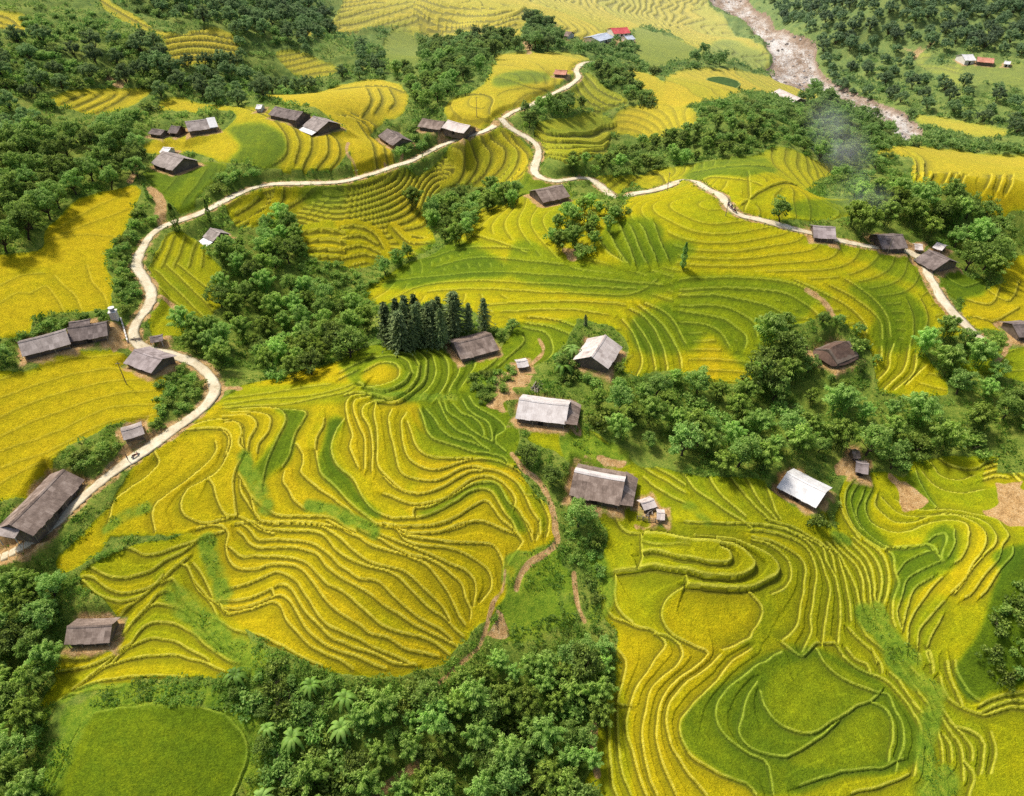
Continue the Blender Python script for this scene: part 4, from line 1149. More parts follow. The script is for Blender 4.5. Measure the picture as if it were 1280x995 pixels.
def build_house(row, fr):
    name, label, _, _, hr, hw, roof, wall, opts = row; m, ang, L, W, z = fr; hr = ridge_h(row); hw = float(hw) * .58; opts = opts.split()
    root = empty(name, (m[0], m[1], z), ang, label, 'shed' if name in ('shed', 'open_shelter') else 'hut' if name == 'hut' else 'barn' if 'barn' in name else 'house')
    # which long side looks downhill to the path and the valley (towards -Y)
    f = 1 if -math.cos(ang) > 0 else -1
    ov = .55; wy = W / 2 - ov; lx = L / 2 - .45
    if lx < .8: lx = L / 2 - .15
    sl = (hr - hw) / (W / 2); zt = hw + sl * ov * .9 - .24          # wall top under the eaves
    RM = M[ROOFM[roof]]
    if wall != 'none':
        mb = MB(); prof = [(-wy, -1.2), (wy, -1.2), (wy, zt), (0, hr - .34), (-wy, zt)]
        V = [(-lx, y, q) for y, q in prof] + [(lx, y, q) for y, q in prof]
        mb.add(V, [(0, 4, 3, 2, 1), (5, 6, 7, 8, 9)] + [(i, (i + 1) % 5, 5 + (i + 1) % 5, 5 + i) for i in range(5)], .5)
        for i in range(int(lx * 2 / 1.6) + 1):                    # battens
            x = -lx + .1 + i * 1.6
            for s in (-1, 1): mb.box(x, x + .09, min(s * wy, s * (wy + .05)), max(s * wy, s * (wy + .05)), -.2, zt - .02, .9)
        mb.build('wall', M[WALLM[wall]], root)
    rf = MB()
    if 'hip' in opts:
        rl = L / 2 * .62; n_ = 14
        def P(u, v):                                             # bulging thatch with drooping eaves
            a = 2 * math.pi * u; cx_, sy_ = math.cos(a), math.sin(a)
            ex = (L / 2 + .9) * (abs(cx_) ** .55) * (1 if cx_ > 0 else -1); ey = (W / 2) * (abs(sy_) ** .6) * (1 if sy_ > 0 else -1)
            rx = rl * (abs(cx_) ** .55) * (1 if cx_ > 0 else -1)
            k = v ** .85
            return (rx + (ex - rx) * v, ey * v, hr - (hr - hw + .5) * (k * .75 + .25 * v * v) + .12 * math.sin(u * 40) * v + .1 * random.random())
        nu, nv = 48, 7
        V = [P(i / nu, max(.02, j / nv)) for j in range(nv + 1) for i in range(nu)]
        rf.add(V, [(j * nu + i, (j + 1) * nu + i, (j + 1) * nu + (i + 1) % nu, j * nu + (i + 1) % nu) for j in range(nv) for i in range(nu)] + [tuple(range(nu))], .5)
    else:
        roof_sheets(rf, L, 0, hr, W / 2, hw); roof_sheets(rf, L, 0, hr, -W / 2, hw)
    ro = rf.build('roof', RM, root)
    if 'hip' not in opts:
        cpb = MB(); k = .55 if 'sunlit_cap' in opts else .2
        n_ = max(2, int(L / 2.2))
        for i in range(n_):
            x0 = -L / 2 + i * L / n_; x1 = x0 + L / n_ + .05
            for s in (1, -1):
                wv = W / 2 * (.36 if ('sunlit_cap' in opts and s != f) else .06) + .12
                g0, g1 = (-.16 * math.cos(x / L * math.pi) for x in (x0, x1)); A_, B_ = (x0, 0, hr + .15 + g0), (x1, 0, hr + .15 + g1); A2, B2 = (x0, s * wv, hr - sl * wv + .14 + g0), (x1, s * wv, hr - sl * wv + .14 + g1)
                if s > 0: cpb.slab(B2, A2, A_, B_, .03)
                else: cpb.slab(A2, B2, B_, A_, .03)
        o = cpb.build('ridge_or_sunlit_cap', M['roof_white'] if 'sunlit_cap' in opts else RM, root)  # wide white cap paints the sunlit back slope of the brown roof
    for key, sx in (('skirtb', 1), ('skirta', -1)):
        if key in opts:                                          # lower lean-to roof under the gable
            mb = MB(); e = L / 2 + 2.4; hi = hw + (hr - hw) * .62
            for i in range(6):
                y0 = -W / 2 + i * W / 6; y1 = y0 + W / 6 + .03
                def zy(y): return hi - abs(y) / (W / 2) * (hi - hw) * .8
                P_ = [(sx * (L / 2 - .25), y0, zy(y0)), (sx * e, y0 * .82, hw - .35 + .03 * (i % 2)), (sx * e, y1 * .82, hw - .35 + .03 * (i % 2)), (sx * (L / 2 - .25), y1, zy(y1))]
                if sx < 0: P_ = P_[::-1]
                mb.slab(*P_, .07)
            tag(mb.build('lean_to_roof', M['roof_brown'], root), 'brown lower roof under the gable end')
            for s in (-1, 1):
                pb = MB(); pb.box(sx * (e - .2) - .07, sx * (e - .2) + .07, s * W * .38 - .07, s * W * .38 + .07, -.5, hw - .42); pb.build('post', M['post'], root)
    if 'whiteend' in opts:
        mb = MB(); g = 1 if math.cos(ang) > 0 else -1
        for i in range(3):
            x0 = g * (L / 2 - 2.4 + i * .9); mb.slab(*([(x0, f * W / 2, hw + .2), (x0 + g * .92, f * W / 2, hw + .2), (x0 + g * .92, 0, hr + .2), (x0, 0, hr + .2)] if f * g < 0 else [(x0 + g * .92, f * W / 2, hw + .2), (x0, f * W / 2, hw + .2), (x0, 0, hr + .2), (x0 + g * .92, 0, hr + .2)]), .05)
        tag(mb.build('roof_panel', M['roof_bright'], root), 'white end panel of the roof')
    if 'awning' in opts:
        mb = MB()
        for i in range(4):
            x0 = -L * .45 + i * L * .225
            P_ = [(x0, f * (W / 2 - .3), hw - .25), (x0 + L * .225, f * (W / 2 - .3), hw - .25), (x0 + L * .225, f * (W / 2 + 2.0), hw - .9), (x0, f * (W / 2 + 2.0), hw - .9)]
            mb.slab(*(P_[::-1] if f > 0 else P_), .05)
        tag(mb.build('awning', M['roof_bright'], root), 'pale awning along the front')
    if 'door' in opts and wall != 'none':
        mb = MB(); y = f * (wy + .06); mb.box(-.55, .55, min(f * (wy - .05), y), max(f * (wy - .05), y), -.1, min(1.9, zt - .1)); d = mb.build('door', M['hole'], root)
        hb = MB(); hb.box(.38, .46, min(y + f * .005, y + f * .05), max(y + f * .005, y + f * .05), .9, 1.1); hb.build('handle', M['metal'], d)
    if 'window' in opts and wall != 'none':
        for s in (-1, 1):
            mb = MB(); y = f * (wy + .07); x = s * lx * .55
            mb.box(x - .5, x + .5, min(f * (wy - .05), y), max(f * (wy - .05), y), min(.9, zt - 1.0), min(1.8, zt - .15)); mb.build('window', M['hole'], root)
    if 'post' in opts:
        k = 2 if L < 5 else 4 if L < 13 else 6
        for i in range(k):
            x = -L / 2 + .4 + i * (L - .8) / (k - 1)
            mb = MB(); y = f * (W / 2 - .18); mb.tube([(x, y, -1), (x, y, hw + .02)], .08, 6); mb.build('post', M['roof_bright'] if name == 'open_shelter' else M['post'], root)
            if wall == 'none':
                mb = MB(); mb.tube([(x, -y, -1), (x, -y, hw + .02)], .08, 6); mb.build('post', M['roof_bright'], root)
    if 'ext' in opts:                                            # side roof over the yard at the near end
        mb = MB(); g = 1 if math.sin(ang) < 0 else -1
        for i in range(5):
            y0 = -W * .2 + i * W * .11
            P_ = [(g * (L / 2 - .3), y0, hw + .9), (g * (L / 2 + 1.5), y0, hw + .45), (g * (L / 2 + 1.5), y0 + W * .11, hw + .45), (g * (L / 2 - .3), y0 + W * .11, hw + .9)]
            mb.slab(*(P_ if g > 0 else P_[::-1]), .06)
        mb.build('porch_roof', M['roof_grey'], root)
        for yy in (-W * .18, W * .3):
            mb = MB(); mb.tube([(g * (L / 2 + 1.3), yy, -1), (g * (L / 2 + 1.3), yy, hw + .5)], .09, 6); mb.build('post', M['roof_white'], root)
    return root
for r, fr in zip(rows, frames): build_house(r, fr)

# ------------------------------------------------------------------ the ground itself: hillside, river bed and one sheet per rice field
enc = lambda s: np.clip(s, 0, 1)
S1 = np.where(SGN > 0, 1, -1) * np.clip(DABS / 1.0, 0, 1)
A1 = np.stack([enc(DABS / 4), enc(S1 * .5 + .5), enc(RIPE), blur(RICE.copy(), 1)], -1).reshape(-1, 4)
A2 = np.stack([enc(DIRT), enc(CELL), enc(STR / 2 * 1.0), enc(WEED)], -1).reshape(-1, 4)
A2[:, 2] = np.clip(STR.ravel(), 0, 1)
VX = np.stack([GX, GY, H], -1).reshape(-1, 3)
idx = np.arange(NR * NC).reshape(NR, NC)
quads = np.stack([idx[:-1, :-1], idx[:-1, 1:], idx[1:, 1:], idx[1:, :-1]], -1).reshape(-1, 4)
QF = FID[:-1, :-1].ravel(); QR = RIVER[:-1, :-1].ravel()
def sheet(name, mask, m, extra=None):
    q = quads[mask]; u, inv = np.unique(q.ravel(), return_inverse=True)
    at = {'terrace': ('FLOAT_COLOR', A1[u]), 'cover': ('FLOAT_COLOR', A2[u])}
    if extra is not None: at = {k: (a, v[u]) for k, (a, v) in extra.items()}
    return obj(name, mesh_from(name, VX[u], inv.reshape(-1, 4), m, at, True))
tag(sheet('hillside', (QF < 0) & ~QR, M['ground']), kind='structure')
tag(sheet('river', QR, M['river'], {'stream': ('FLOAT', blur(RIVER.astype(float), 14).ravel())}), kind='structure')
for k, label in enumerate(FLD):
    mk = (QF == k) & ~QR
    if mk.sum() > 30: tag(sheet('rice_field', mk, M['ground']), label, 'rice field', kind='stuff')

for nm, w, L, z in roads:
    T = np.gradient(L, axis=0); T /= np.linalg.norm(T, axis=1)[:, None] + 1e-9; N = np.stack([-T[:, 1], T[:, 0]], 1)
    prof = [(-.5, -.35, 1), (-.5, 0, 1), (-.3, .03, .4), (0, .05, 0), (.3, .03, .4), (.5, 0, 1), (.5, -.35, 1)]
    V = []; E = []
    for i in range(len(L)):
        ww = w * (.74 if L[i, 1] < 92 else 1) * (1 + .22 * math.sin(i * .31) * math.sin(i * .083))
        for a, h_, e in prof:
            jx = .5 * (random.random() - .5) if abs(a) == .5 else 0
            V.append((L[i, 0] + N[i, 0] * (a * ww + jx), L[i, 1] + N[i, 1] * (a * ww + jx), z[i] + .02 + h_)); E.append(e)
    k = len(prof); V = np.array(V)
    Q = np.array([(i * k + j, i * k + j + 1, (i + 1) * k + j + 1, (i + 1) * k + j) for i in range(len(L) - 1) for j in range(k - 1)])[:, ::-1]
    tag(obj(nm, mesh_from(nm, V, Q, M['road'], {'edge': ('FLOAT', E)}, True)), kind='structure')
# ------------------------------------------------------------------ plants
def unit(v): return v / (np.linalg.norm(v, axis=-1, keepdims=True) + 1e-9)
def leaf_mesh(name, m, cen, dirs, ln, wd, tint, r):
    n = len(cen); dirs = unit(dirs); q = unit(r.normal(size=(n, 3))); side = unit(np.cross(dirs, q)); ln = np.broadcast_to(ln, n)[:, None]; wd = np.broadcast_to(wd, n)[:, None]
    ln = ln * r.uniform(.7, 1.3, (n, 1)); wd = wd * r.uniform(.7, 1.3, (n, 1))
    V = np.stack([cen - dirs * ln * .5, cen + side * wd * .5 - dirs * ln * .05, cen + dirs * ln * .5, cen - side * wd * .5 - dirs * ln * .05], 1).reshape(-1, 3)
    return mesh_from(name, V, np.arange(4 * n).reshape(-1, 4), m, {'tint': ('FLOAT', np.repeat(tint, 4))})

def bamboo(seed):
    """a clump of arching culms, each ending in a drooping plume of leaves"""
    r = np.random.default_rng(seed); cen = []; dr = []; ti = []; mb = MB(); N = 22
    for i in range(N):
        an = 2 * np.pi * (i * .382 + r.normal(0, .05)); q = (i + .5) / N; reach = .35 + 2.5 * q ** .7 * r.uniform(.75, 1.15); hh = 9.3 - 3.6 * q ** 1.3 * r.uniform(.7, 1.2)
        b = np.array([math.cos(an), math.sin(an), 0]); base = b * (.15 + .8 * q) + r.normal(0, .15, 3) * [1, 1, 0]; sd = np.array([-b[1], b[0], 0])
        t = np.linspace(0, 1, 30)
        cur = base + b * (t ** 2.2)[:, None] * reach * 1.2 + np.array([0, 0, 1]) * (hh * (1.32 * t - .46 * t ** 3.0))[:, None]
        if i % 3 == 0: mb.tube([cur[j] for j in (0, 8, 15, 22, 29)], [.06, .055, .045, .03, .012], 5)
        k = 185; tt = np.clip(.22 + .78 * r.beta(2.2, 1.1, k), 0, 1); j = (tt * 29).astype(int)
        wd = .62 * np.sin(np.pi * np.clip((tt - .12) / .95, 0, 1)) ** .6 + .08
        u = r.normal(0, .55, k) * wd; v = r.normal(0, .42, k) * wd
        off = sd * u[:, None] + np.array([0, 0, 1]) * (v - .35 * np.abs(u))[:, None] + b * (r.normal(0, .3, k) * wd)[:, None]
        cen.append(cur[j] + off); dr.append(b * .8 + sd * np.sign(u)[:, None] * .5 + r.normal(0, .35, (k, 3)) + [0, 0, -.7]); ti.append(np.clip(.05 + .62 * tt ** 1.6 + v * .55 + r.normal(0, .07, k), 0, 1))  # tint rises to plume tops and tips, painting them as lit
    k = 240; an = r.uniform(0, 2 * np.pi, k); rr = r.uniform(.4, 2.0, k)
    cen.append(np.stack([np.cos(an) * rr, np.sin(an) * rr, r.uniform(.1, 3.2, k)], 1)); dr.append(r.normal(0, 1, (k, 3))); ti.append(r.uniform(0, .22, k))  # low inner leaves tinted dark, painted as shade inside the clump
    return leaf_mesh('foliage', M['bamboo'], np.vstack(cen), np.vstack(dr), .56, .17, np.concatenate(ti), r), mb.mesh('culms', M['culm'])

def broadleaf(seed, H_=8.0, W_=5.8, trunk=.2, nC=46, mt='broad', flat=1.0, leaf=.42):
    r = np.random.default_rng(seed); mb = MB(); cen = []; dr = []; ti = []
    top = H_ * trunk; lean = r.normal(0, .25, 2)
    mb.tube([(0, 0, -.5), (lean[0] * .4, lean[1] * .4, top * .6), (lean[0], lean[1], top * 1.2), (lean[0] * 1.4, lean[1] * 1.4, H_ * .8)], [H_ * .035, H_ * .026, H_ * .018, .03], 7)
    for i in range(nC):
        v = unit(r.normal(size=3)); v[2] = abs(v[2]) * 1.0 - .35 * (r.random() < .35); rad = r.uniform(.5, 1.0) ** .6 * (1 + .25 * math.sin(3 * math.atan2(v[1], v[0]) + seed))
        c = np.array([v[0] * W_ / 2 * rad + lean[0], v[1] * W_ / 2 * rad + lean[1], top + (H_ - top) * (.34 + .56 * v[2] * rad * flat)])
        if i % 4 == 0: mb.tube([(lean[0] * .8, lean[1] * .8, top * .95), tuple((c + [lean[0], lean[1], top]) / 2 + r.normal(0, .2, 3)), tuple(c)], [H_ * .012, H_ * .008, .02], 5)
        k = 62; o = r.normal(0, 1, (k, 3)); o = unit(o) * r.uniform(.2, 1, (k, 1)) ** .5 * [1, 1, .72] * H_ * .105 * r.uniform(.8, 1.25)
        cen.append(c + o); dr.append(o * [1, 1, .3] + r.normal(0, .3, (k, 3)) + [0, 0, -.25]); ti.append(np.clip(.42 + o[:, 2] / (H_ * .105) * .38 + .3 * (c[2] / H_ - .6) + r.normal(0, .08, k), 0, 1))  # upper leaves of each cluster tinted lighter, light painted from above
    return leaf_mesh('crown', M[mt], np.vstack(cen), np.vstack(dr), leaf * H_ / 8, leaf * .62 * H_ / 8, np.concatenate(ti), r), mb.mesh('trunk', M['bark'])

def conifer(seed, H_=11.0, W_=4.6):
    r = np.random.default_rng(seed); mb = MB(); cen = []; dr = []; ti = []
    mb.tube([(0, 0, -.4), (.05, 0, H_ * .5), (0, .05, H_)], [.2, .13, .02], 7)
    nt = 20
    for i in range(nt):
        t = i / nt; z = H_ * (.12 + .87 * t); R = W_ / 2 * (1 - t ** 1.6) ** .8 * r.uniform(.55, 1.2) + .2
        for a in range(9):
            an = 2 * np.pi * (a + r.random()) / 9; b = np.array([math.cos(an), math.sin(an), 0]); k = 16; u = r.uniform(.15, 1, k)
            RR = R * r.uniform(.5, 1.25)
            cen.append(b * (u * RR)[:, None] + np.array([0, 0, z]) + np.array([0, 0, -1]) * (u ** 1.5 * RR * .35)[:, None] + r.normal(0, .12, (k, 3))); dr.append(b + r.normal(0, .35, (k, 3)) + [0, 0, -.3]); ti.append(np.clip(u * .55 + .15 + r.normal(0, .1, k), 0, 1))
    return leaf_mesh('crown', M['conifer'], np.vstack(cen), np.vstack(dr), .62, .2, np.concatenate(ti), r), mb.mesh('trunk', M['bark'])

def column_tree(seed, H_=9.0, W_=2.2):
    r = np.random.default_rng(seed); mb = MB(); mb.tube([(0, 0, -.4), (.1, 0, H_ * .5), (0, .1, H_ * .95)], [.14, .1, .02], 6)
    n = 1900; t = r.uniform(.04, 1, n); prof = np.sin(np.pi * np.clip(t, 0, 1) ** .75) ** .5 * (.8 + .25 * np.sin(t * 23 + seed)); an = r.uniform(0, 2 * np.pi, n); rr = W_ / 2 * prof * r.uniform(.35, 1, n) ** .5
    c = np.stack([np.cos(an) * rr, np.sin(an) * rr, t * H_], 1); d = np.stack([np.cos(an), np.sin(an), r.normal(.1, .6, n)], 1) + r.normal(0, .3, (n, 3))
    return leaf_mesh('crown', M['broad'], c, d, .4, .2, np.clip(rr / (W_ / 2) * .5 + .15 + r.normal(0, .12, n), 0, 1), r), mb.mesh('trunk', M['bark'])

def shrub(seed):
    r = np.random.default_rng(seed); mb = MB(); cen = []; dr = []; ti = []
    for i in range(4): mb.tube([(0, 0, -.3), (r.normal(0, .3), r.normal(0, .3), .7), (r.normal(0, .6), r.normal(0, .6), 1.5)], [.05, .035, .01], 5)
    for i in range(17):
        c = np.array([r.normal(0, .75), r.normal(0, .75), r.uniform(.3, 1.6)]); c[2] *= 1 - .25 * np.hypot(c[0], c[1]) * .6
        k = 42; o = unit(r.normal(size=(k, 3))) * r.uniform(.2, 1, (k, 1)) ** .5 * .55
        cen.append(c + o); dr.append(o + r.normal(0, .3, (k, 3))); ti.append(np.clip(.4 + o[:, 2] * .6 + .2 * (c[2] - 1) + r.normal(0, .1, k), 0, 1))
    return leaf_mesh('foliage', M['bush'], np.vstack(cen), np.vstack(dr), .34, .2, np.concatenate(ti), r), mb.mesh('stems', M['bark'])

def banana(seed):
    r = np.random.default_rng(seed); mb = MB(); mb.tube([(0, 0, -.3), (.05, 0, 1.2), (0, .05, 2.4)], [.16, .13, .08], 8); V = []; Fq = []; T = []
    for i in range(10):
        an = 2 * np.pi * i / 10 + r.normal(0, .2); b = np.array([math.cos(an), math.sin(an), 0]); s = np.array([-b[1], b[0], 0]); Ln = r.uniform(2.0, 3.0); up = r.uniform(.5, 1.3)
        for j in range(9):
            t = j / 8; c = b * Ln * (t * .85) + np.array([0, 0, 2.2 + Ln * (up * t - (up + .35) * t * t)]); w = .34 * math.sin(math.pi * min(1, t * .93 + .05)) ** .6 + .02
            for q in (-1, 0, 1): V.append(c + s * w * q + np.array([0, 0, -.10 * abs(q) + .04 * (j % 2) * abs(q)])); T.append(.35 + .4 * t * r.random() + .2 * (q == 0))
        k = i * 27
        for j in range(8):
            for q in (0, 1): Fq.append((k + j * 3 + q, k + (j + 1) * 3 + q, k + (j + 1) * 3 + q + 1, k + j * 3 + q + 1))
    return mesh_from('leaves', np.array(V), np.array(Fq), M['banana'], {'tint': ('FLOAT', T)}, False), mb.mesh('stem', M['culm'])

PROTO = {'bamboo_clump': [bamboo(s) for s in (1, 2, 3)], 'broadleaf_tree': [broadleaf(11), broadleaf(12, 8, 6.6, .16), broadleaf(13, 8, 5.0, .22)],
         'hill_tree': [broadleaf(21, 8, 8, .06, 52, 'hill', 1, .5), broadleaf(22, 8, 7, .08, 46, 'hill', 1, .5)],
         'conifer_tree': [conifer(31), conifer(32, 11, 3.9), conifer(33, 11, 5.2), conifer(34, 11, 4.2)], 'column_tree': [column_tree(41), column_tree(42, 9, 2.8)],
         'bush': [shrub(51), shrub(52), shrub(53)], 'banana_plant': [banana(61), banana(62)]}
PARTN = {'bamboo_clump': ('foliage', 'culms'), 'bush': ('foliage', 'stems'), 'banana_plant': ('leaves', 'stem')}
CATN = {'bamboo_clump': 'bamboo', 'bush': 'bush', 'banana_plant': 'banana plant'}
BASEH = {'bamboo_clump': 9, 'broadleaf_tree': 8, 'hill_tree': 8, 'conifer_tree': 11, 'column_tree': 9, 'bush': 2, 'banana_plant': 3.4}
COUNT = {}
def plant(kind, x, y, h, label, group=None, widen=1.0, z=None):
    WAIT.append((kind, x, y, h, label, group, widen, gz(x, y)))
WAIT = []
def build_plants():
    by = {}
    for w_ in WAIT: by.setdefault(w_[0], []).append(w_)
    for kind, lst in by.items():
        lst.sort(key=lambda w_: (w_[5] is not None, -w_[3] / math.hypot(w_[1], w_[2], CAMH - w_[7])))
        na, nb = PARTN.get(kind, ('crown', 'trunk'))
        for i, (k, x, y, h, label, group, widen, z) in enumerate(lst[:296]):
            a, b = PROTO[kind][i % len(PROTO[kind])]; s = h / BASEH[kind]
            root = empty(kind, (x, y, z - .05), random.uniform(0, 6.28), label, CATN.get(kind, 'tree'), group)
            if kind == 'conifer_tree': widen = random.uniform(.85, 1.6); root.rotation_euler.x = random.gauss(0, .035); root.rotation_euler.y = random.gauss(0, .035)
            root.scale = (s * widen * random.uniform(.9, 1.1), s * widen * random.uniform(.9, 1.1), s)
            obj(na, a, root); obj(nb, b, root)
        rest = lst[296:]
        if rest:                                                # the farthest ones read as one mass
            VV = []; TT = []
            for i, (k, x, y, h, label, group, widen, z) in enumerate(rest):
                me = PROTO[kind][i % len(PROTO[kind])][0]; nv = len(me.vertices); co = np.empty(nv * 3, np.float32); me.vertices.foreach_get('co', co); co = co.reshape(-1, 4, 3)
                tn = np.empty(nv, np.float32); me.attributes['tint'].data.foreach_get('value', tn); tn = tn.reshape(-1, 4)
                pick = rng.random(len(co)) < .5; q = co[pick]; q = q.mean(1, keepdims=True) + (q - q.mean(1, keepdims=True)) * 1.45
                s = h / BASEH[kind]; an = random.uniform(0, 6.28); c_, s_ = math.cos(an), math.sin(an)
                R = np.array([[c_, -s_, 0], [s_, c_, 0], [0, 0, 1]]) * s; q = q @ R.T * [widen, widen, 1] + [x, y, z - .05]
                VV.append(q.reshape(-1, 3)); TT.append(tn[pick].ravel())
            V = np.vstack(VV); mm = PROTO[kind][0][0].materials[0]
            tag(obj('distant_' + {'bush': 'bushes', 'bamboo_clump': 'bamboo', 'broadleaf_tree': 'woodland'}.get(kind, 'forest'), mesh_from('mass', V, np.arange(len(V)).reshape(-1, 4), mm, {'tint': ('FLOAT', np.concatenate(TT))})),
                {'bush': 'small far bushes dotting the upper slopes', 'bamboo_clump': 'far bamboo blending into the upper woods'}.get(kind, 'farthest small trees blending into the upper woods'), 'woodland', kind='stuff')
        COUNT[kind] = (len(lst), len(rest))

roadpts = np.vstack([L for _, _, L, _ in roads])
def clear(x, y, rad, avoid=False):
    if avoid and lookup(RICE, [x], [y])[0] > .3: return False
    if np.min(np.hypot(roadpts[:, 0] - x, roadpts[:, 1] - y)) < rad * .5 + 1.8: return False
    for m, ang, L, W, z in frames:
        ca, sa = math.cos(ang), math.sin(ang); u = abs((x - m[0]) * ca + (y - m[1]) * sa); v = abs(-(x - m[0]) * sa + (y - m[1]) * ca)
        if u < L / 2 + rad * .45 and v < W / 2 + rad * .45: return False
    return True
def inside(P, x, y):
    x2, y2 = np.roll(P[:, 0], -1), np.roll(P[:, 1], -1); k = (P[:, 1] > y) != (y2 > y)
    return (np.sum(k & (x < (x2 - P[:, 0]) * (y - P[:, 1]) / (y2 - P[:, 1] + 1e-12) + P[:, 0])) % 2) == 1

